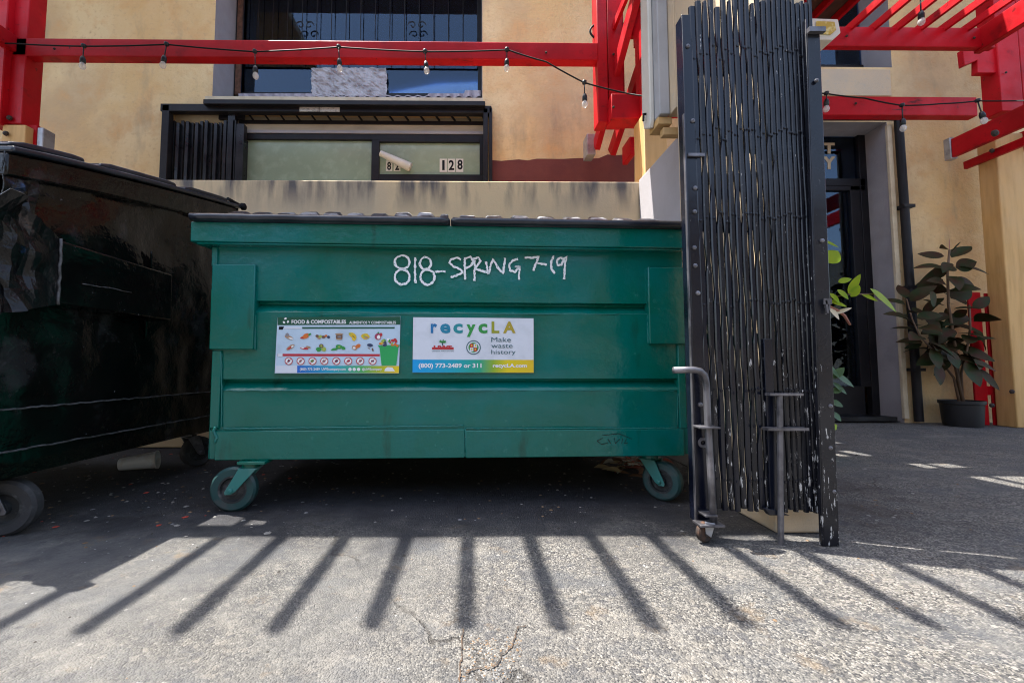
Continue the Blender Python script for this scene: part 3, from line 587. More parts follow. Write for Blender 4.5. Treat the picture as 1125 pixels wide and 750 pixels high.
# ------------------------------------------------------------------ string lights
def string_lights(pts, bulbs, Y, label):
    o = thing('string_lights', label, 'string lights', tuple(P(*pts[0], Y)), 0, 'strings of clear bulbs')
    q = []
    W = [P(a, b, Y if len(c) == 0 else c[0]) for a, b, *c in pts]
    for i in range(len(W) - 1):
        for j in range(8):
            t = j / 8; p = W[i].lerp(W[i + 1], t); p.z -= 4 * .004 * t * (1 - t); q.append(p)
    q.append(W[-1]); MB().tube(q, .0055, 6).build('cable', M['cable'], o, world=True, smooth=True)
    for (x, y, h, *yy) in bulbs:
        Yb = yy[0] if yy else Y
        a = P(x, y, Yb); s = Yb / 465; tilt = Vector((random.uniform(-.12, .12), random.uniform(-.1, .1), -1)).normalized()
        mb = MB(); mb.tube([a + Vector((0, 0, .006)), a + tilt * .04], .0045, 6); mb.lathe([(0, .001), (0, .016), (.02, .018), (.024, .012)], a - Vector((0, 0, .008)), (0, 0, 1), 10)
        c = a + tilt * (h * s - .075)
        mb.tube([a, c], .0045, 6); mb.lathe([(-.002, .004), (0, .013), (.02, .019), (.05, .019), (.052, .014)], c, tilt, 14); so = mb.build('lamp_socket', M['socket'], o, world=True, smooth=True)
        c2 = c + tilt * .05; pr = [(0, .012)] + [(.008 + .052 * k / 8, .0125 + .0115 * math.sin(min(1, k / 8 * 1.0) * math.pi * .62) if k < 8 else .004) for k in range(9)]
        pr = [(0, .012), (.008, .017), (.018, .0215), (.03, .023), (.042, .020), (.052, .012), (.056, .002)]
        MB().lathe(pr, c2, tilt, 16).build('bulb', M['bulb'], so, world=True, smooth=True)
        MB().tube([c2, c2 + tilt * .03], [.008, .003], 8).build('filament_stem', M['offwhite'], so, world=True, smooth=True)
string_lights([(-20, 46), (14, 48), (92, 51), (183, 49), (280, 57), (372, 52), (467, 57), (558, 55), (600, 68, 3.15), (642, 91, 3.12), (690, 103, 3.1), (725, 107, 2.9)],
              [(92, 51, 24), (183, 49, 25), (280, 57, 29), (372, 52, 25), (467, 57, 24), (557, 55, 22), (642, 91, 25, 3.12)], 3.22, 'string of clear bulbs draped along the left red beam')
string_lights([(880, 100), (908, 103), (950, 108), (991, 116), (1035, 114), (1074, 111), (1150, 110, 2.9)], [(908, 103, 17), (991, 116, 26), (1074, 111, 25)], 3.3, 'string of clear bulbs draped along the right red beam')
string_lights([(960, -12), (1011, -5), (1060, -14)], [(1011, -4, 30)], 3.0, 'single clear bulb hanging under the red slats at the photo top right')
# loop of cable beside posts
for (x, y, lab) in ((651, 34, 'short black cable loop hooked behind the red centre post'), (32, 39, 'short black cable loop hooked behind the red left post')):
    s = 1 if x < 100 else -1
    c = P(x + (0 if s > 0 else 3), y, 3.4); o = MB().tube([c + Vector((s * .045 * math.sin(t / 8 * math.pi), 0, .06 - .13 * t / 8)) for t in range(9)], .008, 8).build('cable_loop', M['cable'], smooth=True)
    tag(o, lab, 'cable')
# lamp box at gate top
lf = thing('wall_light', 'boxy white flood light with yellow lens on the red beam', 'wall light', tuple(P(910, 32, 2.6)))
mb = MB(); mb.prism([P(890, 20, 2.6), P(921, 21, 2.6), P(924, 36, 2.6), P(915, 44, 2.6), P(890, 44, 2.6)], (0, .12, 0)); mb.build('housing', M['offwhite'], lf, world=True, bevel=.006)
mb = MB(); mb.prism([P(897, 23, 2.592), P(917, 24, 2.592), P(919, 33, 2.592), P(913, 38, 2.592), P(897, 37, 2.592)], (0, .006, 0)); mb.build('lens', mat('yellow_lens', (.55, .38, .08), .25, var=(20, (.75, .65, .3), .5, .6)), lf, world=True, bevel=.002)
# ------------------------------------------------------------------ folded security gate
gt = thing('folding_gate', 'tall black folded scissor security gate with scuffed bars on a caster', 'gate', (.9, 1.34, 0))
def gx(px, Y=1.35): return P(px, 290, Y).x
GX0, GX1 = gx(772), gx(907, 1.33)
nb = 23
gpos = lambda t: GX0 + (GX1 - GX0) * (.012 + .965 * (t + .26 * t * (1 - t)))
for i in range(nb):
    t = i / (nb - 1); xx = gpos(t); Yc = 1.362 - .03 * t; pitch = (gpos(t + .5 / (nb - 1)) - gpos(t - .5 / (nb - 1))); w = pitch * random.uniform(.44, .495)
    lean = .012 * (1 - t); ztop = P(800, random.uniform(-6, 10) - 3 * (i % 2), Yc).z; zbot = .092 + random.uniform(-.006, .004)
    mb = MB(); n = 36; vs = []; ph = random.uniform(-.4, .4)
    for k in range(n + 1):
        z = zbot + (ztop - zbot) * k / n; c = xx + lean * (z / 1.7 - .5) * -1 + .0006 * math.sin(z * 17.5 + ph + i * .1) + .0008 * noise.noise(Vector((i * 3, z * 4, 0)))
        ww = w * (1 - (.42 if t < .6 else .16) * max(0, math.cos(z * 19.5 + i * 1.55)) ** 5); 
        vs += [(c - ww, Yc, z), (c - ww * .6, Yc - .004, z), (c + ww * .6, Yc - .004, z), (c + ww, Yc, z), (c + ww, Yc + .005, z), (c - ww, Yc + .005, z)]
    fs = [(6 * k + a, 6 * k + (a + 1) % 6, 6 * k + 6 + (a + 1) % 6, 6 * k + 6 + a) for k in range(n) for a in range(6)] + [(0, 1, 2, 3, 4, 5), tuple(6 * n + a for a in (5, 4, 3, 2, 1, 0))]
    mb.add(vs, fs)
    for k in range(2, n, 6):   # rivets
        z = zbot + (ztop - zbot) * k / n; mb.lathe([(0, .005), (.0025, .004), (.003, .0005)], (vs[6 * k + 1][0] + .005, Yc - .004, z), (0, -1, 0), 8)
    bar = mb.build('vertical_bar', M['gate_worn'] if (i % 2 or i > 8) else M['gate'], gt, world=True)
    if i < nb - 1:
        mb = MB(); x2 = xx + pitch * .5
        for k in range(6):
            z0 = zbot + .05 + k * .27; s = .004 * (1 if k % 2 else -1)
            z1 = min(z0 + .262, ztop - .01)
            gap = .3 if t < .55 else .9
            mb.obox((x2, Yc + .009, (z0 + z1) / 2), Vector((.003 * gap + .0006, 0, 0)), Vector((0, .0015, 0)), Vector((s, 0, (z1 - z0) / 2 * (.80 if t < .5 else .97))))
        for k in range(6): mb.obox((x2, Yc + .012, zbot + .16 + k * .27), Vector((.003 if t < .55 else .006, 0, 0)), Vector((0, .0015, 0)), Vector((-.004, 0, .075 if t < .55 else .13)))
        mb.build('scissor_strap', M['gate_worn'], gt, world=True)
# stiles
mb = MB(); a = P(752, 18, 1.37); b = P(763, 575, 1.37)
xL0, xL1 = P(752, 200, 1.37).x, P(768, 200, 1.37).x
zt, zb_ = P(760, 19, 1.37).z, P(765, 572, 1.37).z
mb.box(xL0 + .004, xL1, 1.36, 1.366, zb_, zt); mb.box(xL0, xL0 + .005, 1.355, 1.40, zb_, zt - .004); st = mb.build('left_stile', M['gate'], gt, world=True, bevel=.0015); st.name = 'end_stile'
mb = MB(); mb.box(xL0 - .003, xL0 - .0005, 1.356, 1.366, zb_, zt - .35); mb.build('edge_strip', M['steel'], gt, world=True)
for z in (1.62, 1.36, 1.13, 1.05, .93, .87, .78, .42, .35):
    mb = MB(); mb.lathe([(0, .008), (.004, .007), (.006, .001)], ((xL0 + xL1) / 2 + random.uniform(-.006, .006), 1.36, z), (0, -1, 0), 10); mb.build('stile_bolt', M['steel'], gt, world=True)
mb = MB()
mb.box(xL0 + .006, xL1 + .012, 1.35, 1.358, 1.235, 1.245); mb.lathe([(0, .016), (.004, .016), (.004, .008), (0, .008)], ((xL0 + xL1) / 2 + .002, 1.357, .30), (0, -1, 0), 20)
mb.build('latch', M['steel'], gt, world=True)
xr0, xr1 = P(889, 80, 1.31).x, P(903, 80, 1.31).x; rb0, rb1 = P(905, 590, 1.30).x, P(922, 590, 1.30).x
ztr = P(895, 37, 1.31).z
mb = MB(); mb.add([(rb0, 1.30, .0), (rb1, 1.30, 0), (xr1, 1.31, ztr), (xr0, 1.31, ztr), (rb0, 1.306, .0), (rb1, 1.306, 0), (xr1, 1.316, ztr), (xr0, 1.316, ztr)], [(0, 1, 2, 3), (7, 6, 5, 4), (0, 4, 5, 1), (1, 5, 6, 2), (2, 6, 7, 3), (3, 7, 4, 0)])
mb.add([(rb0 - .004, 1.30, .0), (rb0, 1.30, 0), (xr0, 1.31, ztr + .05), (xr0 - .004, 1.31, ztr + .05), (rb0 - .004, 1.314, .0), (rb0, 1.314, 0), (xr0, 1.324, ztr + .05), (xr0 - .004, 1.324, ztr + .05)], [(0, 1, 2, 3), (7, 6, 5, 4), (0, 4, 5, 1), (1, 5, 6, 2), (2, 6, 7, 3), (3, 7, 4, 0)])
mb.build('end_stile', M['gate_worn'], gt, world=True, bevel=.0015)
for (px, py) in ((904, 264), (909, 337), (913, 446), (913, 492), (917, 540), (898, 88)):
    c = P(px, py, 1.30); mb = MB(); mb.lathe([(0, .007), (.004, .006), (.006, .001)], c + Vector((0, .004, 0)), (0, -1, 0), 10); mb.build('stile_bolt', M['steel'], gt, world=True)
mb = MB()
mb.box(xr0 - .004, xr1 + .008, 1.295, 1.308, ztr - .004, ztr + .012); 
c = P(909, 330, 1.295); mb.box(c.x - .012, c.x + .012, 1.292, 1.297, c.z - .012, c.z + .006); mb.bar(c + Vector((-.006, 0, 0)), c + Vector((-.002, 0, -.04)), .006, .006); mb.bar(c + Vector((.006, 0, 0)), c + Vector((.003, 0, -.03)), .005, .005)
mb.build('bracket', M['steel'], gt, world=True)
# L shaped steel handle rod with caster
Yh = 1.33; mb = MB(); pts = [P(740, 406.5, Yh - .01), P(762, 406, Yh - .01), P(769, 407.5, Yh - .005), P(774, 412, Yh), P(776, 420, Yh), P(778, 470, Yh), P(781, 520, Yh), P(784, 574, Yh)]
mb.tube(pts, .0105, 12); mb.build('handle_rod', M['steel'], gt, world=True, smooth=True)
mb = MB(); 
for (x0, x1, y, Y) in ((770, 792, 470, 1.325), (775, 789, 567, 1.335)): pbox(mb, x0, y - 1, x1, y + 1, Y - .02, .05)
pbox(mb, 770, 577, 797, 579.5, 1.31, .05); mb.build('rod_bracket', M['steel'], gt, world=True, bevel=.001)
mb = MB(); c = P(774, 583, 1.335); c.z = .032
mb.lathe([(-.009, .010), (-.009, .026), (-.006, .030), (.006, .030), (.009, .026), (.009, .010)], c, (.35, -1, 0), 28, 0); mb.lathe([(-.013, .001), (-.013, .010), (.013, .010), (.013, .001)], c, (.35, -1, 0), 16, 1)
mb.build('caster_wheel', [M['rust'], M['steel']], gt, world=True, smooth='auto')
mb = MB(); mb.prism([c + Vector((-.004, -.016, .0)), c + Vector((.012, -.016, -.012)), c + Vector((.026, -.016, .03)), c + Vector((-.006, -.016, .036))], (0, .003, 0)); mb.build('caster_fork', M['galv'], gt, world=True, bevel=.001)
# middle drop bolt and flat post
mb = MB(); Ym = 1.315; mb.tube([P(856.5, 432, Ym), P(858, 600, Ym)], .0085, 10)
pbox(mb, 846, 432, 883, 434.5, Ym - .012, .024); pbox(mb, 844, 470, 889, 473, Ym - .012, .03); mb.build('drop_bolt', M['steel'], gt, world=True, smooth='auto')
mb = MB(); pbox(mb, 843, 372, 852, 562, 1.335, .006); mb.prism([P(840, 558, 1.32), P(857, 561, 1.32), P(868, 566, 1.32), P(846, 566, 1.32)], (0, .02, 0)); mb.build('lock_plate', M['gate'], gt, world=True, bevel=.001)
# ------------------------------------------------------------------ casters
def caster(parent, x, y, yaw, r, top, mats, wide=.042, lean=.05):
    """wheel + fork + plate in the parent's local frame; yaw = heading of the wheel's axle"""
    ax = Vector((math.sin(yaw), -math.cos(yaw), 0)); fw = Vector((math.cos(yaw), math.sin(yaw), 0))
    c = Vector((x, y, r + .002)); w = wide / 2
    mb = MB(); mb.box(x - .03 + fw.x * lean, x + .07 + fw.x * lean, y - .045 + fw.y * lean, y + .055 + fw.y * lean, top - .012, top)
    mb.lathe([(0, .032), (.016, .032)], (x + fw.x * lean, y + fw.y * lean, top - .028), (0, 0, 1), 20)
    cs = mb.build('caster', mats[0], parent, bevel=.002)
    mb = MB()
    mb.lathe([(-w, r * .62), (-w, r * .90), (-w * .6, r), (w * .6, r), (w, r * .90), (w, r * .62)], c, ax, 40, 0)
    wh = mb.build('tyre', mats[1], cs, smooth='auto')
    mb = MB(); mb.lathe([(-w * .55, .001), (-w * .55, r * .50), (-w * 1.02, r * .54), (-w * 1.02, r * .625), (w * 1.02, r * .625), (w * 1.02, r * .54), (w * .55, r * .50), (w * .55, .001)], c, ax, 40, 0)
    mb.lathe([(-w * 1.2, .001), (-w * 1.2, r * .25), (w * 1.2, r * .25), (w * 1.2, .001)], c, ax, 20, 0)
    mb.build('wheel_hub', mats[2], cs, smooth='auto')
    mb = MB()
    for s in (-1, 1):
        o = ax * s * (w + .012); t = fw * lean; u = Vector((0, 0, top - .028))
        lo = c + o; hi = Vector((x, y, 0)) + t + u + o
        d = (hi - lo).normalized(); sd = fw
        pts = [lo + sd * .019 - d * .006, lo + sd * .010 - d * .018, lo - sd * .010 - d * .018, lo - sd * .019 - d * .006, hi - sd * .030, hi + sd * .034]
        mb.prism([p - ax * .0025 for p in pts], ax * .005)
        mb.lathe([(0, .009), (.007, .008), (.008, .001)], lo + ax * s * .003, ax * s, 10)
    hi = Vector((x, y, top - .03)) + fw * lean; mb.obox(hi, fw * .034, ax * (w + .013), Vector((0, 0, .003)))
    mb.build('fork', mats[3], cs, bevel=.0015)
    return cs
# ------------------------------------------------------------------ green dumpster
ang = math.atan(.07 / 1.86); DL = Vector((P(494, 400, 1.668).x, 1.668, 0))
gd = thing('green_dumpster', 'glossy green steel dumpster on casters with chalked numbers and two stickers', 'dumpster', tuple(DL), ang)
Dinv = WM[gd.name].inverted()
def D(px, py, yo=0.0):
    """photo px -> dumpster-local point on the plane local y = yo"""
    o = Dinv @ EYE; d = Dinv.to_3x3() @ ray(px, py); t = (yo - o.y) / d.y; p = o + d * t; return p
def dz(py): return D(494, py).z
def dx(px, py=380): return D(px, py).x
xl, xr = dx(234), dx(752)
zb, zsk, zg2b, zg2t, zg1b, zg1t, zr0, zr1 = dz(501), dz(470.5), dz(428.5), dz(417), dz(344), dz(333), dz(271), dz(247)
DEP = 1.02
prof = [(-.004, zb), (-.008, zsk), (0.0, zsk + .001), (0.0, zg2b), (.004, zg2b + .006), (.034, zg2t - .006), (.030, zg2t), (0, zg2t + .004), (0, zg1b), (.004, zg1b + .006), (.034, zg1t - .006), (.030, zg1t), (0, zg1t + .004), (0, zr0 + .02)]
# front sheet as a finely divided surface with mild dents
mb = MB(); nxs = 90; rows = []
for i in range(len(prof) - 1):
    (y0, z0), (y1, z1) = prof[i], prof[i + 1]; k = max(1, int(abs(z1 - z0) / .02))
    for j in range(k): rows.append((y0 + (y1 - y0) * j / k, z0 + (z1 - z0) * j / k))
rows.append(prof[-1]); vs = []
for (y, z) in rows:
    for i in range(nxs + 1):
        x = xl + (xr - xl) * i / nxs; e = min(1, (i / nxs) * 8, (1 - i / nxs) * 8)
        dn = noise.noise(Vector((x * 2.6, z * 4, 1.7))) * .010 + noise.noise(Vector((x * 7, z * 9, 4))) * .0045
        xs_ = x + (.010 * (z - .7) * (-1 if i < nxs / 2 else 0)) * (1 - i / nxs)
        vs.append((xs_, y + dn * e, z))
mb.add(vs, [(j * (nxs + 1) + i, j * (nxs + 1) + i + 1, (j + 1) * (nxs + 1) + i + 1, (j + 1) * (nxs + 1) + i) for j in range(len(rows) - 1) for i in range(nxs)])
body = mb.build('body', M['green'], gd, smooth=True)
try: body.data.set_sharp_from_angle(angle=R(28))
except Exception: pass
mb = MB(); mb.box(xl + .002, xr - .002, .045, DEP, zb + .01, zr0 + .03)
mb.prism([(xl, -.006, zb), (xl, .045, zb), (xl, .045, zr0), (xl, -.001, zr0)], (.004, 0, 0)); mb.prism([(xr, -.006, zb), (xr, .045, zb), (xr, .045, zr0), (xr, -.001, zr0)], (-.004, 0, 0)); mb.build('tank', M['green'], gd, bevel=.004)
# skirts: left long piece and the welded patch on the right
for (a, b, yo) in ((236, 510.5, -.013), (511.5, 752, -.017)):
    mb = MB(); p, q = D(a, 485, yo), D(b, 485, yo); mb.box(p.x, q.x, yo, -.002, zb - .004, zsk - .002 - (.004 if a > 500 else 0)); mb.build('skirt_plate', M['green'], gd, bevel=.003)
# corner strips
for (a, b, c, d) in ((233, 243, 385, 470), (744.5, 752.5, 378, 470), (234, 240, 272, 293)):
    mb = MB(); p = D(a, (c + d) / 2); q = D(b, (c + d) / 2); mb.box(p.x, q.x, -.010, .034, D(a, d).z, D(a, c).z); mb.build('corner_strip', M['green'], gd, bevel=.003)
# gusset plates (left, right)
mb = MB(); yo = -.02; mb.box(D(231, 340, yo).x, D(279, 340, yo).x, yo, .03, dz(384.5), dz(294)); mb.build('gusset_plate', M['green'], gd, bevel=.004)
mb = MB(); mb.box(D(713, 340, yo).x, D(755, 340, yo).x, yo, .03, dz(377.5), dz(292)); mb.build('gusset_plate', M['green'], gd, bevel=.004)
# rim channel
mb = MB(); yo = -.045; rl, rr = D(209, 258, yo).x, D(755, 258, yo).x; z0, z1 = D(480, 269, yo).z, D(480, 247.5, yo).z
mb.box(rl, rr, yo, .02, z0, z1); mb.box(rl + .01, rl + .05, .0, DEP, z0, z1 - .002); mb.box(rr - .05, rr - .01, .0, DEP, z0, z1 - .002); mb.box(rl, rr, DEP, DEP + .06, z0, z1); mb.box(rl + .02, rr - .02, -.041, .0, z0 - .008, z0 - .0005)
mb.build('rim', M['green'], gd, bevel=.006)
# weld beads
def bead(pts, r=.0028, yo=-.004):
    q = []
    for (a, b), (c, d) in zip(pts[:-1], pts[1:]):
        n = max(3, int(math.hypot(c - a, d - b) / 3))
        for k in range(n): p = D(a + (c - a) * k / n, b + (d - b) * k / n, yo); q.append(p + Vector((random.uniform(-1, 1), 0, random.uniform(-1, 1))) * .0012)
    q.append(D(*pts[-1], yo)); return q
mb = MB()
for pts, r, yo in (([(279.5, 297), (280, 384)], .004, -.004), ([(712.5, 293), (712, 377)], .004, -.004), ([(245, 470.8), (510, 467.5)], .0025, -.010), ([(512, 470.5), (745, 470)], .002, -.012),
                   ([(243.5, 388), (243.5, 469)], .0025, -.004), ([(745, 432), (744, 468)], .002, -.004), ([(511, 471), (511, 496)], .002, -.014), ([(237, 468), (235, 473), (238, 480), (236, 486)], .005, -.014), ([(245, 429), (743, 429)], .0022, -.001), ([(282, 345), (711, 345)], .0018, -.001)):
    mb.tube(bead(pts, r, yo), r, 6)
mb.build('weld_bead', M['green_bead'], gd, smooth=True)
# chalk writing
Zs = lambda pts: [D(420 + a / 5.114, 270 + b / 5.114, -.006) for a, b in pts]
def loop(cx, cy, rx, ry, a0=0, a1=360, n=18): return [(cx + rx * math.cos(R(a0 + (a1 - a0) * k / n)), cy + ry * math.sin(R(a0 + (a1 - a0) * k / n))) for k in range(n + 1)]
strokes = [loop(112, 92, 42, 38, 60, 420), loop(112, 175, 42, 42, -60, 300), [(185, 65), (184, 140), (186, 210)], loop(243, 98, 32, 34, 60, 420), loop(254, 176, 40, 42, -70, 290), [(295, 145), (355, 143)],
           [(442, 78), (420, 65), (385, 78), (378, 95), (400, 115), (440, 133), (450, 150), (425, 163), (385, 178)], [(463, 65), (465, 190)], [(465, 72), (495, 62), (512, 85), (500, 110), (468, 125)],
           [(520, 82), (517, 197)], [(508, 76), (540, 64), (552, 85), (522, 128), (590, 150)], [(583, 88), (590, 130), (597, 160)], [(597, 160), (612, 100), (622, 75), (650, 125), (678, 155), (690, 68)],
           [(762, 74), (735, 82), (712, 105), (718, 138), (745, 148), (772, 118), (742, 116), (772, 118), (766, 190)], [(800, 65), (840, 68), (880, 62), (862, 100), (848, 140)], [(872, 98), (925, 106)],
           [(962, 55), (948, 95), (952, 135), (970, 155)], [(1020, 75), (1000, 66), (982, 80), (984, 108), (1008, 108), (1022, 70), (1036, 62), (1028, 90), (1021, 188)]]
mb = MB()
for s in strokes: mb.ribbon(Zs(s), .0082, (0, -1, 0), jit=.42)
g_ = mb.build('chalk_writing', M['chalk'], gd); tag(g_, 'hand written white 818-SPRING 7-19')
mb = MB()
for s in ([(662, 481), (656, 484), (661, 488), (668, 486)], [(668, 482), (671, 487)], [(675, 481), (676, 487), (681, 482)], [(684, 481), (683, 487)], [(688, 482), (686, 487), (690, 486)], [(662, 478), (680, 476), (694, 482)]):
    mb.ribbon([D(a, b, -.0185) for a, b in s], .0022, (0, -1, 0), jit=.5)
mb.build('scratch', M['cable'], gd)
# stickers
white = mat('sticker_white', (.68, .72, .80), .35, var=(9, (.56, .60, .66), .5, .72), chips=(60, (.4, .42, .42), .72)); pale = mat('sticker_pale', (.50, .64, .78), .35, var=(9, (.42, .54, .64), .5, .72), chips=(60, (.3, .36, .38), .72)); dgreen = mat('sticker_green', (.004, .08, .045), .35); redm = mat('sticker_red', (.50, .02, .04), .4)
K = {'r': (.5, .03, .04), 'o': (.65, .16, .03), 'y': (.7, .48, .03), 'g': (.03, .28, .06), 'b': (.16, .08, .05), 't': (.42, .26, .16), 'n': (.03, .05, .12), 'l': (.35, .45, .08), 'w': (.85, .85, .85), 'm': (.35, .05, .12), 'a': (.25, .24, .26), 'bin': (.02, .36, .10)}
KM = {k: mat('ink_' + n, c, .4) for (k, c), n in zip(K.items(), ('red', 'orange', 'yellow', 'green', 'brown', 'tan', 'navy', 'lime', 'white', 'wine', 'grey', 'bin_green'))}
kk = list(KM); kmats = list(KM.values())
YS = -.009
def SP(lay): return lambda px, py: D(px, py, YS - .0008 * lay)
def poly(mb, pts, lay, m=0): mb.add([SP(lay)(*p) for p in pts], [tuple(range(len(pts)))], m)
def blob(mb, cx, cy, rx, ry, lay, m, rot=0, n=10, jit=.12):
    pts = []
    for k in range(n):
        a = 2 * math.pi * k / n; q = 1 + random.uniform(-jit, jit); u, v = rx * math.cos(a) * q, ry * math.sin(a) * q; pts.append((cx + u * math.cos(rot) - v * math.sin(rot), cy + u * math.sin(rot) + v * math.cos(rot)))
    poly(mb, pts, lay, m)
mb = MB(); C4 = [(304.8, 349), (440, 347.3), (438.2, 410), (301.8, 410)]
mb.prism([SP(0)(*p) for p in reversed(C4)], (0, .004, 0)); s1 = mb.build('sticker', pale, gd); tag(s1, 'pale blue food waste sticker with rows of small pictures')
def S1(x, y): return (290 + x / 7.26, 340 + y / 7.26)
mb = MB(); poly(mb, [S1(108, 62), S1(1088, 55), S1(1086, 120), S1(108, 124)], 1); poly(mb, [S1(305, 139), S1(1045, 139), S1(1040, 152), S1(305, 153)], 1); poly(mb, [S1(160, 139), S1(300, 139), S1(300, 153), S1(160, 153)], 1, 3)
poly(mb, [S1(110, 352), S1(925, 354), S1(922, 372), S1(108, 371)], 1, 1); poly(mb, [S1(120, 135), S1(160, 135), S1(150, 160), S1(118, 160)], 1, 2)
poly(mb, [S1(95, 447), S1(265, 447), S1(265, 503), S1(92, 503)], 1, 3); poly(mb, [S1(112, 352), S1(148, 352), S1(148, 374), S1(110, 374)], 2, 3)
mb.build('banner', [dgreen, redm, M['cable'], white], s1)
bx0, bx1 = D(326.5, 405).x, D(438.3, 405).x
mb = MB(); poly(mb, [S1(266, 447), S1(1078, 449), S1(1075, 506), S1(264, 504)], 1); mb.build('gradient_strip', gradient('strip_gradient', bx0, bx1, [(0, (.01, .12, .55)), (.35, (.01, .35, .5)), (.65, (.08, .42, .10)), (.85, (.5, .5, .02)), (1, (.8, .58, .02))]), s1)
mb = MB(); pp = SP(2)
fit_text(mb, 'FOOD & COMPOSTABLES', (*S1(220, 82), *S1(655, 113)), pp, 0, .03); fit_text(mb, 'ALIMENTOS Y COMPOSTABLES', (*S1(680, 92), *S1(1052, 114)), pp, 0, .02)
fit_text(mb, '(800) 773-2489', (*S1(286, 464), *S1(445, 490)), pp, 0, .02); fit_text(mb, 'UWScompany.com', (*S1(460, 462), *S1(652, 490)), pp, 0, .02); fit_text(mb, '@UWScompany', (*S1(782, 464), *S1(940, 490)), pp, 0, .02)
for x in (686, 720, 755): blob(mb, *S1(x, 476), 1.9, 1.9, 2, 0, jit=.02)
poly(mb, [S1(960, 492), S1(965, 472), S1(985, 458), S1(1025, 462), S1(1045, 492)], 2)
mb.build('lettering', M['white_paint'], s1)
mb = MB()
cx_, cy_ = S1(174, 90)
for k in range(3):
    a = R(120 * k - 90)
    for (t0, t1) in ((a - .75, a + .35),):
        pts = [(cx_ + 2.9 * math.cos(t0), cy_ + 2.9 * math.sin(t0)), (cx_ + 3.9 * math.cos((t0 + t1) / 2), cy_ + 3.9 * math.sin((t0 + t1) / 2)), (cx_ + 3.4 * math.cos(t1), cy_ + 3.4 * math.sin(t1)), (cx_ + 1.7 * math.cos(t1), cy_ + 1.7 * math.sin(t1)), (cx_ + 2.0 * math.cos(t0), cy_ + 2.0 * math.sin(t0))]
        poly(mb, pts, 2, kk.index('w'))
pic = lambda s, lst: [blob(mb, S1(*s)[0] + a, S1(*s)[1] + b, c, d, 2 + i * .2, kk.index(k), r) for i, (k, a, b, c, d, r) in enumerate(lst)]
pic((200, 215), [('t', 0, 1, 5, 2, .4), ('a', -2, -2, 2, 2, 0), ('w', 2, 2, 2.5, .9, .2)])
pic((325, 212), [('o', 0, 1, 5, 1.8, -.2), ('o', 1, -1, 3.5, 1.8, -.5), ('g', 5.5, -2, 2, 1, -.6), ('r', -3, 2, 2, .8, 0)])
pic((468, 214), [('b', -6, -.5, 2, 1.6, 0), ('l', -2.5, 0, 2, 1.5, 0), ('b', 1, .5, 2.2, 1.6, 0), ('o', 3.6, -.6, 1.6, 1.3, 0), ('n', 6.4, .8, 1.6, 1.6, 0), ('t', -4, 2, 2, 1, 0)])
pic((600, 215), [('b', 0, 0, 4, 3.6, 0), ('t', 0, -2.8, 4.2, 1, 0), ('t', 0, 2.8, 3.6, .8, 0), ('a', 0, .3, 2.2, .9, 0)])
pic((708, 213), [('y', 0, -1, 4.5, 2.6, .5), ('y', 1.5, 2, 2.6, 3, .2), ('l', -3, -3, 1.6, .8, .4), ('b', 1, .5, 2.4, .4, .8)])
pic((810, 214), [('y', 0, 0, 4.6, 3.2, .1), ('t', 1, 1, 2.4, 1.2, 0), ('l', -1.5, -.5, 1.5, 1.2, 0)])
pic((912, 214), [('m', -.5, 0, 3.8, 3.8, 0), ('w', .3, .6, 2, 2.2, 0), ('r', 3, -2, 1.6, 2, 0), ('g', 0, -4, 1.2, .8, 0)])
pic((210, 300), [('t', 0, 0, 5, 2, -.6), ('r', -1, 1, 2.6, 1, -.6), ('w', 2.4, -1, 1.6, .8, -.6)])
pic((330, 302), [('r', -1, 1, 5, 1.2, .15), ('t', 3, -.4, 3, 1.1, .2), ('w', -3, .2, 1.8, .7, .1)])
pic((458, 302), [('g', -3, 2, 3, 2.6, 0), ('l', 2.6, 2, 2.8, 2.4, 0), ('b', 0, -1.8, 2.4, 2.4, 0), ('l', 0, -1.8, 1.2, 1.2, 0)])
pic((592, 300), [('g', -4, 2.2, 4, 1.4, -.2), ('g', 1, -.6, 4, 2.4, 0), ('g', 5.4, .8, 2.6, 1.8, .3), ('l', 1, -.4, 1.4, .8, 0)])
pic((733, 298), [('t', -1.6, 1, 3.2, 2.4, .4), ('o', 2.2, -1, 3.2, 2.2, -.5), ('w', -2, 1, 1.6, 1.2, .2)])
pic((845, 298), [('n', 0, -2, 3.4, 1.9, .2), ('b', 3, 3, 1, 2, -.3), ('a', -1, 1.4, 1.6, .7, .6)])
for i, x in enumerate((197, 292, 387, 481, 577, 672, 767, 866)):
    c = S1(x, 410); kp = [(c[0] + math.cos(a * math.pi / 10), c[1] + math.sin(a * math.pi / 10)) for a in range(20)]
    blob(mb, *c, 4.2, 4.0, 2, kk.index('w'), n=20, jit=0)
    pts3 = [SP(2.6)(c[0] + 4.0 * math.cos(a * math.pi / 10), c[1] + 3.8 * math.sin(a * math.pi / 10)) for a in range(21)]
    mb.ribbon(pts3, .0028, (0, -1, 0), kk.index('r')); mb.ribbon([SP(2.6)(c[0] - 2.8, c[1] + 2.6), SP(2.6)(c[0] + 2.8, c[1] - 2.6)], .002, (0, -1, 0), kk.index('r'))
    blob(mb, *c, 1.9, 1.5, 2.3, kk.index('naganman'[i] if 'naganman'[i] in kk else 'a'), jit=.35)
poly(mb, [S1(1075, 288), S1(1055, 445), S1(938, 445), S1(920, 290)], 2, kk.index('bin')); poly(mb, [S1(1082, 280), S1(1078, 300), S1(918, 302), S1(908, 285)], 2.3, kk.index('bin'))
for _ in range(26): blob(mb, *S1(random.uniform(925, 1070), random.uniform(238, 288)), random.uniform(1, 2.2), random.uniform(.8, 1.7), 2.5 + random.random() * .5, kk.index(random.choice('royglbnrw')), random.random())
mb.build('picture_icons', kmats, s1)
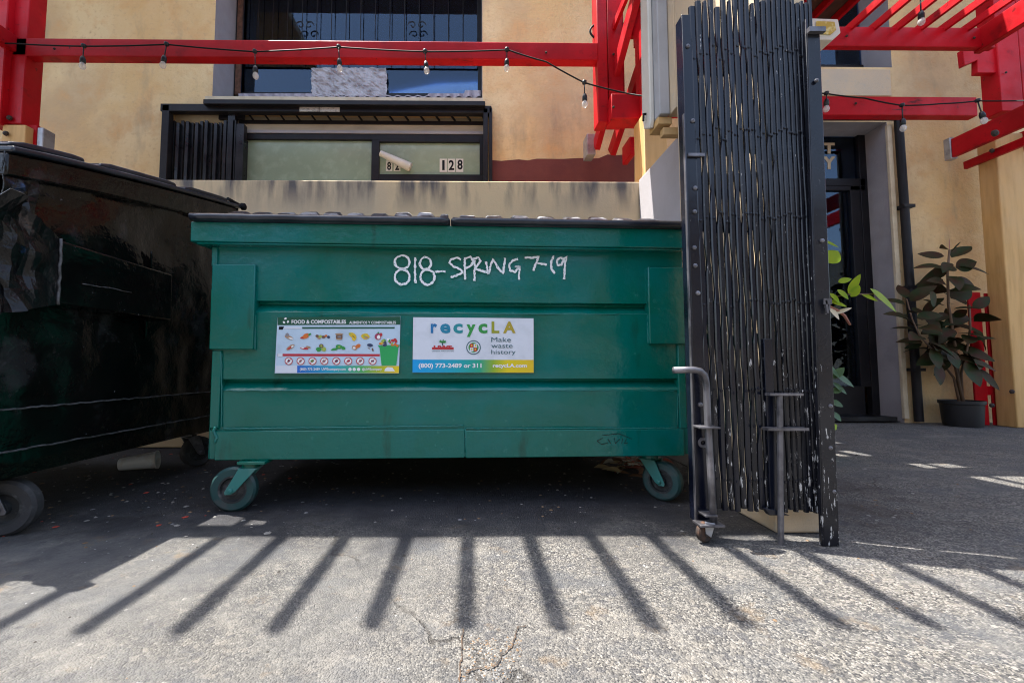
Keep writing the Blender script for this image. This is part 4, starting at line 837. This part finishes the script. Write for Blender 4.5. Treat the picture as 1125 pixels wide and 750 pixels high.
# second sticker
mb = MB(); mb.prism([SP(0)(*p) for p in ((586.3, 409.3), (586.2, 349.6), (454, 348.4), (453.2, 409.2))][::-1], (0, .004, 0)); s2 = mb.build('sticker', white, gd); tag(s2, 'white service sticker with coloured lettering and a phone number')
def S2(x, y): return (445 + x / 7.26, 340 + y / 7.26)
cols = [(.01, .17, .42), (.01, .22, .36), (.015, .26, .30), (.03, .30, .06), (.03, .28, .06), (.30, .32, .02), (.42, .32, .03)]
lm = [mat('letter_ink', c, .4) for c in cols]; mb = MB(); pp = SP(1.5)
for i, (ch, r) in enumerate((('r', (205, 112, 255, 188)), ('e', (280, 112, 362, 190)), ('c', (385, 112, 460, 190)), ('y', (490, 118, 562, 218)), ('c', (585, 112, 657, 190)), ('L', (690, 95, 752, 188)), ('A', (782, 95, 882, 188)))):
    fit_text(mb, ch, (*S2(r[0], r[1]), *S2(r[2], r[3])), pp, i, .035)
mb.build('lettering', lm, s2)
mb = MB(); g2x0, g2x1 = D(453.5, 402).x, D(586, 402).x; poly(mb, [(453.3, 394.9), (586.2, 395.2), (586.3, 409.2), (453.2, 409.1)], 1)
mb.build('gradient_strip', gradient('band_gradient', g2x0, g2x1, [(0, (.0, .33, .75)), (.3, (.0, .36, .52)), (.55, (.01, .36, .22)), (.66, (.25, .42, .03)), (.78, (.72, .58, .01)), (1, (.75, .52, .02))]), s2)
mb = MB(); pp = SP(2); fit_text(mb, '(800) 773-2489 or 311', (*S2(108, 428), *S2(610, 474)), pp, 0, .03); fit_text(mb, 'recycLA.com', (*S2(700, 430), *S2(972, 470)), pp, 0, .035); mb.build('phone_lettering', M['white_paint'], s2)
mb = MB(); gi = [mat('slate_ink', (.05, .13, .16), .4), KM['r'], KM['g'], KM['n'], KM['y'], white]
for t, r in (('Make', (688, 220, 845, 258)), ('waste', (688, 276, 858, 306)), ('history', (688, 320, 882, 366))): fit_text(mb, t, (*S2(r[0], r[1]), *S2(r[2], r[3])), pp, 0, .0)
fit_text(mb, 'UWS', (*S2(228, 286), *S2(376, 314)), pp, 1, .05); poly(mb, [S2(215, 300), S2(388, 300), S2(388, 318), S2(215, 318)], 1.4, 1)
fit_text(mb, 'UNIVERSAL WASTE SYSTEMS', (*S2(214, 324), *S2(388, 336)), pp, 0, 0)
for a in (-2.7, -2.2, -1.3, -.6, -.1): x0, y0 = S2(298, 262); blob(mb, x0 + 2.2 * math.cos(a), y0 + 1.4 * math.sin(a), 2.2, .7, 2, 2, a)
poly(mb, [S2(294, 262), S2(302, 262), S2(304, 288), S2(296, 288)], 2, 3)
c = S2(546, 302)
blob(mb, *c, 8.0, 7.8, 1.6, 0, n=28, jit=0); blob(mb, *c, 6.9, 6.7, 1.9, 5, n=28, jit=0); blob(mb, *c, 5.6, 5.4, 2.1, 2, n=24, jit=0)
for (a, b, k) in ((-2.1, -2, 1), (2.1, -2, 5), (-2.1, 2.2, 5), (2.1, 2.2, 1)): poly(mb, [(c[0] + a - 1.9, c[1] + b - 2), (c[0] + a + 1.9, c[1] + b - 2), (c[0] + a + 1.9, c[1] + b + 2), (c[0] + a - 1.9, c[1] + b + 2)], 2.4, k)
for (a, b) in ((-2.1, -2), (2.1, 2.2), (2.3, -2.2), (-2, 2)): blob(mb, c[0] + a, c[1] + b, .9, 1.1, 2.7, 4)
mb.build('emblem', gi, s2)
# lids: ribbed slabs crowned behind the lip
def lid(a, b, seed, pads):
    x0, x1 = D(a, 245, -.03).x, D(b, 245, -.03).x; z0 = z1_rim + .001; mb = MB(); nx, ny = 96, 26; vs = []
    for j in range(ny + 1):
        y = -.062 + (DEP + .08) * j / ny
        for i in range(nx + 1):
            t = i / nx; x = x0 + (x1 - x0) * t
            s = (t * pads) % 1.0; pad = 1 / (1 + math.exp(-60 * (.5 - abs(s - .5) * 2 * .5 - .17)))
            crown = .098 * math.exp(-((y - .22) / .13) ** 2) * (1.0 + .16 * noise.noise(Vector((x * 3.1 + seed, seed, 0))))
            z = z0 + .018 + .018 * pad * (1 if j > 0 else .2) + (crown if j > 0 else 0) + .003 * noise.noise(Vector((x * 5, y * 5, seed)))
            if j == 0: z = z0 + .012
            vs.append((x, y + .004 * noise.noise(Vector((x * 9, 0, seed))), z))
    fs = [(j * (nx + 1) + i, j * (nx + 1) + i + 1, (j + 1) * (nx + 1) + i + 1, (j + 1) * (nx + 1) + i) for j in range(ny) for i in range(nx)]
    mb.add(vs, fs); mb.m = [1 if (k // nx) in (3, 4, 5, 6, 7, 8) else 0 for k in range(len(mb.m))]
    mb.tube([(x0 - .004 + (x1 - x0 + .008) * k / 30, -.062 + .002 * noise.noise(Vector((k * .7, seed, 0))), z0 + .012 + .002 * noise.noise(Vector((k * .5, seed, 3)))) for k in range(31)], .0135, 10)
    mb.box(x0, x1, -.055, DEP, z0, z0 + .008)
    for xx in (x0, x1): mb.tube([(xx, -.06, z0 + .014), (xx, DEP, z0 + .02)], .013, 8)
    return mb.build('lid', [M['lid'], M['lid_top']], gd, smooth=True)
z1_rim = z1
lid(216, 491, 1.0, 9.5); lid(499, 753, 5.0, 8.0)
# casters
tm = [M['green'], M['rubber_teal'], M['rubber'], M['fork_teal']]
pL = Dinv @ G(257, 561); caster(gd, pL.x, pL.y, R(4), .082, zb - .004, tm, lean=.055)
pR = Dinv @ G(731, 551); caster(gd, pR.x, pR.y + .02, R(-48), .078, zb - .004, [M['green'], M['rubber_teal'], M['rubber'], M['fork_teal']], lean=-.05)
caster(gd, xl + .2, DEP - .12, R(20), .082, zb - .004, tm); caster(gd, xr - .2, DEP - .12, R(-30), .082, zb - .004, tm)
# ------------------------------------------------------------------ black dumpster on the left, seen from its side
BX = -1.45; B0, B1 = 1.275, 2.48
bdp = thing('black_dumpster', 'battered glossy black steel dumpster with torn fork pocket at left edge', 'dumpster', (BX - .7, 1.9, 0))
def BZ(px, py): p = PX(px, py, BX); return p.y, p.z
ytop = lambda y: 1.195 + (1.49 - 1.195) * (max(0, y - B0) / (B1 - B0)) ** .9
mb = MB(); ny, nz_ = 70, 50; vs = []
for j in range(nz_ + 1):
    for i in range(ny + 1):
        y = B0 + (B1 - B0) * i / ny; z = .197 + (ytop(y) - .02 - .197) * j / nz_
        d = noise.noise(Vector((y * 3, z * 3.2, 9))) * .022 + noise.noise(Vector((y * 8, z * 7, 2))) * .014
        e = min(1, i / 5, (ny - i) / 5, j / 6, (nz_ - j) / 5)
        if z < .405: d *= .3
        vs.append((BX + d * e + (0.006 if z < .405 else 0) + (.005 if z < .268 else 0), y, z))
mb.add(vs, [(j * (ny + 1) + i, j * (ny + 1) + i + 1, (j + 1) * (ny + 1) + i + 1, (j + 1) * (ny + 1) + i) for j in range(nz_) for i in range(ny)])
mb.build('side_panel', M['black_body'], bdp, world=True, smooth=True)
mb = MB(); mb.prism([(BX - .03, B0, .2), (BX - .03, B1, .2), (BX - .03, B1, ytop(B1) - .02), (BX - .03, B0, ytop(B0) - .02)], (-1.5, 0, 0))
mb.prism([(BX, B0 - .004, .2), (BX, B0 - .004, ytop(B0) - .02), (BX - .06, B0 - .004, ytop(B0) - .02), (BX - .06, B0 - .004, .2)], (0, .02, 0)); mb.prism([(BX, B1 + .004, .2), (BX, B1 + .004, ytop(B1) - .02), (BX - .06, B1 + .004, ytop(B1) - .02), (BX - .06, B1 + .004, .2)], (0, -.02, 0))
mb.build('tank', M['black_body'], bdp, world=True, bevel=.006)
mb = MB(); n = 24; pr = []
for i in range(n + 1): y = B0 - .01 + (B1 - B0 + .05) * i / n; pr.append((y, ytop(y) - .004))
mb.prism([(BX + .034, y, z) for y, z in pr] + [(BX + .034, y, z - .072 - .03 * (y - B0)) for y, z in reversed(pr)], (-.10, 0, 0)); mb.build('rim', M['black_body'], bdp, world=True, bevel=.006)
mb = MB(); mb.prism([(BX + .05, y, z + .022) for y, z in pr] + [(BX + .05, y, z + .002) for y, z in reversed(pr)], (-1.6, 0, 0))
ld = mb.build('lid', M['lid'], bdp, world=True, bevel=.007, seg=3)
mb = MB()
for (a, b, xo) in ((.02, .23, .01), (.28, .62, .01), (.66, .95, .0)):
    q = [pr[k] for k in range(int(a * n), int(b * n) + 1)]
    mb.prism([(BX + .03, y, z + .024) for y, z in reversed(q)] + [(BX + .03, q[0][0] + .01, q[0][1] + .04)] + [(BX + .03, y, z + .045) for y, z in q[1:-1]] + [(BX + .03, q[-1][0] - .01, q[-1][1] + .038)], (-1.45, 0, 0))
mb.build('lid_rib', M['lid'], ld, world=True, bevel=.008, seg=3)
mb = MB(); c = Vector((BX + .0, B1 + .05, ytop(B1) + .02)); mb.tube([c + Vector((-.1, 0, 0)), c + Vector((.06, 0, 0))], .012, 8); mb.lathe([(0, .022), (.02, .02), (.03, .002)], c + Vector((.045, 0, 0)), (1, 0, 0), 10); mb.tube([c + Vector((.03, -.12, .0)), c + Vector((.03, 0, 0.01))], .010, 8)
mb.build('hinge', M['cable'], bdp, world=True, smooth='auto')
def sidebead(pts, r, m='black_bead', dxo=.012):
    q = []
    for (a, b), (c, d) in zip(pts[:-1], pts[1:]):
        k_ = max(3, int(math.hypot(c - a, d - b) / 6))
        for k in range(k_):
            p = PX(a + (c - a) * k / k_, b + (d - b) * k / k_, BX + dxo); q.append(p + Vector((0, random.uniform(-1, 1) * .002, random.uniform(-1, 1) * .0018)))
    q.append(PX(*pts[-1], BX + dxo)); return q
mb = MB(); mb.tube(sidebead([(-8, 451), (232, 430)], .003), .0032, 6); mb.tube(sidebead([(-8, 499), (232, 456)], .003, dxo=.016), .0032, 6);
mb.build('weld_bead', M['black_bead'], bdp, world=True, smooth=True)
# fork pocket: protruding sleeve with gussets and torn flare
py0, py1 = PX(63, 300, BX + .075).y, PX(189, 320, BX + .075).y; pz0, pz1 = .745, .965
mb = MB(); nA, nB = 16, 10; vs = []
prf = [(0, 0), (.075, .004), (.075, .2), (0, .22)]
mb.prism([(BX + .0, py0, pz0), (BX + .078, py0, pz0 + .006), (BX + .074, py0, pz1 - .004), (BX + .0, py0, pz1 + .012)], (0, py1 - py0, 0)); pk = mb.build('fork_pocket', M['black_body'], bdp, world=True, bevel=.006)
mb = MB(); mb.tube([(BX + .08, py0 + .002 + .003 * random.uniform(-1, 1), pz0 + (pz1 - pz0) * k / 12) for k in range(13)], .0045, 6); mb.tube([PX(64 + (189 - 64) * k / 14, 306 + (330 - 306) * k / 14 + random.uniform(-1, 1), BX + .08) for k in range(3, 10)], .0018, 5); mb.build('torn_edge', M['black_bead'], pk, world=True, smooth=True)
mb = MB(); mb.prism([PX(166, 276, BX + .01), PX(190, 300, BX + .01), PX(166, 296, BX + .01)], (.006, 0, 0)); mb.prism([PX(158, 350, BX + .01), PX(186, 347, BX + .01), PX(162, 372, BX + .01)], (.006, 0, 0)); mb.tube([PX(166, 276, BX + .016), PX(166, 294, BX + .016)], .003, 5); mb.tube([PX(161, 354, BX + .016), PX(160, 372, BX + .016)], .003, 5)
mb.build('gusset', M['black_body'], bdp, world=True)
# crumpled flare: irregular sheet fanning out toward the viewer
mb = MB(); n = 14; vs = []
for i in range(n + 1):
    for j in range(n + 1):
        u, v = i / n, j / n
        top = Vector((BX + .075 + .05 * u, py0 - .20 * u, pz1 + .085 * u)); bot = Vector((BX + .078 + .02 * u, py0 - .18 * u, pz0 - .055 * u)); p = bot.lerp(top, v)
        p.x += noise.noise(Vector((u * 4, v * 4, 7))) * .05 * u - .05 * math.sin(v * math.pi) * u; p.y += noise.noise(Vector((u * 5, v * 5, 3))) * .03 * u; vs.append(p)
mb.add(vs, [(i * (n + 1) + j, (i + 1) * (n + 1) + j, (i + 1) * (n + 1) + j + 1, i * (n + 1) + j + 1) for i in range(n) for j in range(n)])
o = mb.build('torn_flare', M['crumple'], bdp, world=True, smooth=False); sm = o.modifiers.new('thick', 'SOLIDIFY'); sm.thickness = .004
mb = MB(); vs = []; n = 24
for i in range(n + 1):
    z = .75 + (1.2 - .75) * i / n
    for j in range(5):
        y = B0 - .008 + .026 * j; vs.append((BX + .022 + noise.noise(Vector((z * 14, j, 1))) * .022, y + noise.noise(Vector((z * 9, j, 5))) * .01, z))
mb.add(vs, [(i * 5 + j, i * 5 + j + 1, (i + 1) * 5 + j + 1, (i + 1) * 5 + j) for i in range(n) for j in range(4)])
o = mb.build('crushed_corner', M['crumple'], bdp, world=True); sm = o.modifiers.new('thick', 'SOLIDIFY'); sm.thickness = .004
bm_ = [M['black_body'], M['rubber_grey'], M['rubber'], M['steel']]
Lb = WM[bdp.name].inverted() @ G(6, 588); caster(bdp, Lb.x, Lb.y, R(14), .088, .197, bm_, wide=.05, lean=-.05)
Lb = WM[bdp.name].inverted() @ G(220, 512); caster(bdp, Lb.x - .02, Lb.y, R(60), .08, .197, bm_, wide=.05, lean=-.04)
for (x, y) in ((-.6, 1.5), (-.6, 2.4)): caster(bdp, x, y - 1.9, R(40), .08, .197, bm_)
# ------------------------------------------------------------------ cup
cc = G(150, 516); mb = MB(); a = G(131, 517); b = G(170, 515)
cA = Vector((a.x, a.y, .032)); cB = Vector((b.x, b.y + .02, .046)); d = (cB - cA); Lc = d.length
mb.lathe([(0, .001), (0, .029), (.004, .031), (Lc * .5, .037), (Lc - .006, .044), (Lc - .006, .048), (Lc, .048), (Lc, .043), (Lc - .01, .041), (.01, .028), (.012, .001)], cA, d, 32)
tag(mb.build('plastic_cup', M['cup'], smooth='auto'), 'cloudy plastic drinking cup lying beneath the black dumpster', 'cup')
# ------------------------------------------------------------------ dry leaves under the green dumpster
mb = MB()
def leafquad(mb, p, L, w, dr, up, m=0, curl=.15, n=6, fold=.18):
    """a pointed oval leaf along dr from p, with midrib fold and droop"""
    dr = dr.normalized(); sd = dr.cross(up).normalized(); nn = sd.cross(dr).normalized(); vs = []
    for i in range(n + 1):
        t = i / n; c = p + dr * L * t - nn * curl * L * t * t; ww = w * math.sin(math.pi * min(1, t ** .8)) ** .75 * .5 if 0 < i < n else w * .02
        vs += [c + sd * ww + nn * fold * ww, c, c - sd * ww + nn * fold * ww]
    mb.add(vs, [(3 * i + a, 3 * i + a + 1, 3 * i + a + 4, 3 * i + a + 3) for i in range(n) for a in (0, 1)], m)
for i in range(46):
    c = G(random.gauss(690, 16), random.gauss(516, 4)); c.z = abs(random.gauss(.01, .02)) + .006
    leafquad(mb, c, random.uniform(.05, .12), random.uniform(.015, .04), Vector((random.uniform(-1, 1), random.uniform(-.6, .6), random.uniform(-.1, .4))), Vector((random.uniform(-.4, .4), random.uniform(-1, 0), 1)), random.choice((0, 0, 1, 2, 3)), .3, 4, .5)
o = mb.build('dry_leaves', [mat('leaf_brown', (.16, .08, .04), .8), mat('leaf_rust', (.28, .06, .03), .7), mat('leaf_straw', (.42, .33, .18), .8), mat('leaf_pale', (.4, .4, .33), .8)], smooth=True)
tag(o, 'small pile of dry red and brown leaves under the green dumpster', 'leaves', kind='stuff')
for (px, py, L) in ((150, 488, .1),): pass
# ------------------------------------------------------------------ potted rubber plant
pb = G(1057, 470); PY = pb.y + .12; pc = Vector((P(1057, 455, PY).x, PY, 0))
rp = thing('rubber_plant', 'dark leaved rubber plant in a black pot by the tan wood post', 'potted plant', tuple(pc))
mb = MB(); mb.lathe([(0, .001), (0, .125), (.02, .13), (.20, .142), (.205, .152), (.235, .153), (.235, .142), (.2, .136), (.2, .001)], pc, (0, 0, 1), 28); mb.build('pot', M['pot_black'], rp, world=True, smooth='auto')
mb = MB(); mb.lathe([(0, .138), (.004, .09), (.008, .001)], pc + Vector((0, 0, .205)), (0, 0, 1), 24); mb.build('soil', M['soil'], rp, world=True)
def stem_pts(pxs, Y0, dys): return [P(a, b, Y0 + q) for (a, b), q in zip(pxs, dys)]
stems = [[(1054, 445), (1053, 420), (1051, 395), (1047, 365), (1042, 335), (1041, 300), (1043, 275)], [(1054, 445), (1048, 415), (1038, 402), (1025, 385), (1010, 368), (1002, 350), (996, 328)],
         [(1055, 440), (1056, 410), (1062, 385), (1066, 360), (1065, 335)], [(1054, 425), (1049, 400), (1040, 385), (1034, 365)]]
mb = MB(); SPs = []
for i, s in enumerate(stems):
    q = stem_pts(s, PY, [.02 * math.sin(k + i) * k * .6 for k in range(len(s))]); q[0] = pc + Vector((random.uniform(-.02, .02), 0, .2)); SPs.append(q)
    mb.tube(q, [.016 * (1 - .08 * k) if i == 0 else .011 * (1 - .09 * k) for k in range(len(q))], 8)
mb.build('trunk', M['stem'], rp, world=True, smooth=True)
mb = MB(); random.seed(11)
for si, q in enumerate(SPs):
    cnt = (38, 22, 14, 9)[si]; segs = len(q) - 1
    for k in range(cnt):
        t = (.30 if si == 0 else .4) + (.70 if si == 0 else .6) * (k + .5) / cnt; f = t * segs; i0 = min(int(f), segs - 1); p = q[i0].lerp(q[i0 + 1], f - i0)
        az = k * 2.4 + si; el = random.uniform(-.7, .5) if t < .92 else random.uniform(.2, 1.2)
        d = Vector((math.cos(az), math.sin(az) * .9, el)).normalized(); L = random.uniform(.12, .25) * (1 if t < .9 else .85)
        pt = p + d * .03; leafquad(mb, pt, L, L * random.uniform(.5, .66), d, Vector((random.uniform(-.6, .6), -random.uniform(.5, 2.0), 1)), 0, random.uniform(-.1, .6), 8, random.uniform(.1, .45))
# the big leaves that hang toward the viewer
for (px, py, L, w, dxx, dzz) in ((1062, 396, .24, .15, .1, -1), (1025, 382, .2, .12, -.1, -1), (1031, 400, .2, .1, -.3, -1), (1043, 385, .17, .11, .1, -1), (1076, 405, .22, .08, .5, -1), (1028, 335, .18, .13, -.5, .4), (1050, 294, .13, .13, .3, .1)):
    leafquad(mb, P(px, py, PY - .12), L, w, Vector((dxx, -.25, dzz)), Vector((0, -1, .25)), 0, -.05, 8, .1)
leafquad(mb, SPs[0][-1], .12, .012, Vector((.05, 0, 1)), Vector((0, -1, 0)), 1, 0, 4)
o = mb.build('foliage', [M['leaf_dark'], M['stem_pink']], rp, world=True, smooth=True)
o['kind'] = 'stuff'; del o['kind']
# ------------------------------------------------------------------ lime leaved plant behind the gate
lc = G(920, 503); lc = Vector((lc.x - .12, lc.y + .05, 0))
lp = thing('leafy_plant', 'bright lime leaved plant in a tall green pot behind the gate', 'potted plant', tuple(lc))
mb = MB(); mb.lathe([(0, .001), (0, .075), (.01, .078), (.17, .118), (.175, .128), (.20, .13), (.20, .115), (.16, .11), (.16, .001)], lc, (0, 0, 1), 26); mb.build('pot', M['pot_green'], lp, world=True, smooth='auto')
mb = MB(); mb.lathe([(0, .108), (.004, .05), (.008, .001)], lc + Vector((0, 0, .17)), (0, 0, 1), 20); mb.build('soil', M['soil'], lp, world=True)
LY = lc.y; q = [lc + Vector((0, 0, .17)), P(905, 430, LY), P(900, 380, LY), P(903, 340, LY), P(908, 322, LY)]; mb = MB(); mb.tube(q, .008, 8)
mb.tube([P(906, 328, LY), P(935, 323, LY), P(960, 323, LY)], .004, 6); mb.tube([P(908, 335, LY), P(922, 342, LY), P(928, 347, LY), P(934, 357, LY)], [.008, .01, .008, .006], 8, 1); mb.tube([P(903, 300, LY), P(903, 330, LY)], .006, 6)
mb.build('stem', [M['stem'], M['stem_pink']], lp, world=True, smooth=True)
mb = MB()
for (a, b, c, d, w, m) in ((956, 317, 985, 341, .085, 0), (946, 323, 964, 330, .05, 0), (932, 322, 945, 302, .045, 0), (920, 318, 932, 328, .06, 0), (921, 310, 935, 306, .05, 0), (935, 326, 944, 314, .05, 0), (904, 264, 921, 271, .04, 0), (907, 288, 920, 276, .11, 0),
                       (910, 330, 930, 336, .05, 0), (912, 322, 922, 332, .05, 0), (915, 345, 935, 338, .03, 2), (910, 336, 922, 350, .05, 2), (917, 410, 938, 424, .06, 1), (915, 420, 930, 432, .05, 1), (914, 415, 927, 404, .05, 1), (912, 440, 926, 446, .06, 1), (914, 452, 924, 462, .05, 1), (913, 430, 925, 428, .05, 1), (908, 400, 922, 414, .05, 1)):
    p, r_ = P(a, b, LY), P(c, d, LY - .03); leafquad(mb, p, (r_ - p).length * 1.05, w, r_ - p, Vector((.1, -.75, .65)), m, .04, 8, .12)
for k in range(12):
    p = lc + Vector((0, 0, random.uniform(.3, 1.2))); az = k * 2.4; leafquad(mb, p, .12, .05, Vector((-abs(math.cos(az)) - .1, math.sin(az), .2)), Vector((0, -.3, 1)), 0, .2)
mb.build('foliage', [M['leaf_lime'], M['leaf_mid'], mat('leaf_cream', (.6, .5, .35), .6)], lp, world=True, smooth=True)
# ------------------------------------------------------------------ red frame behind the rubber plant
rf = thing('red_frame', 'narrow upright red frame leaning by the wall behind the rubber plant', 'frame', tuple(G(1080, 470)))
Yf = 3.92; mb = MB()
for (a, b, t0) in ((1069, 1083, 321), (1088, 1097, 322)):
    p, q = P(a, 400, Yf).x, P(b, 400, Yf).x; mb.box(p, q, Yf, Yf + .018, .0, P(a, t0, Yf).z)
mb.build('upright', M['red'], rf, world=True, bevel=.006)
mb = MB(); 
for (t, b_) in ((326, 333), (424, 434)): mb.box(P(1083, 400, Yf).x, P(1088.5, 400, Yf).x, Yf + .003, Yf + .014, P(1080, b_, Yf).z, P(1080, t, Yf).z)
mb.build('rail', M['red'], rf, world=True)
# ------------------------------------------------------------------ unseen building added behind the viewer to block low sky and shape reflections
ob = thing('sky_block_building', 'plain tan building added behind the viewer to block low sky, seen only in reflections', 'building', (0, -9, 0))
mb = MB(); mb.box(-16, 16, -12, -9, 0, 5.2); mb.box(-16.2, 16.2, -12.2, -8.8, 5.2, 5.4); mb.build('wall', mat('sky_block_wall', (.34, .27, .19), .9), ob, world=True)
for k in range(9): mb = MB(); mb.box(-14 + 3.4 * k, -12.4 + 3.4 * k, -9.02, -8.98, 1.2, 3.4); mb.build('window', M['black_wood'], ob, world=True)  # windows of the added sky-blocking building
# ------------------------------------------------------------------ light and camera
w = bpy.data.worlds.new('World'); scene.world = w; w.use_nodes = True; nt = w.node_tree
sky = nt.nodes.new('ShaderNodeTexSky'); sky.sky_type = 'NISHITA'; sky.sun_disc = False
SUN = Vector((-.35, .12, 1)).normalized(); el = math.asin(SUN.z)
sky.sun_elevation = el; sky.sun_rotation = math.atan2(SUN.x, SUN.y) % (2 * math.pi)
sky.air_density = 1.0; sky.dust_density = 2.5; sky.ozone_density = 1.0
hs = nt.nodes.new('ShaderNodeHueSaturation'); hs.inputs['Saturation'].default_value = .85; nt.links.new(sky.outputs[0], hs.inputs['Color'])
bg = nt.nodes['Background']; bg.inputs[1].default_value = .15; nt.links.new(hs.outputs[0], bg.inputs[0])
ld_ = bpy.data.lights.new('sun', 'SUN'); ld_.energy = 4.8; ld_.angle = R(.42); ld_.color = (1, .95, .87); so = bpy.data.objects.new('sun', ld_); COL.objects.link(so)
so.rotation_euler = SUN.to_track_quat('Z', 'Y').to_euler(); so.location = (-3, 2, 8)
cam = bpy.data.cameras.new('camera'); co = bpy.data.objects.new('camera', cam); COL.objects.link(co); scene.camera = co
cam.sensor_width = 36; cam.lens = F / 1125 * 36; cam.shift_x = (562.5 - CX) / 1125; cam.clip_start = .02; cam.clip_end = 1500
co.location = EYE; co.rotation_euler = (R(90) + PITCH, 0, -YAW)
scene.view_settings.view_transform = 'Standard'; scene.view_settings.look = 'None'; scene.cycles.filter_width = 1.1
scene.view_settings.exposure = 1.68; scene.view_settings.gamma = 1
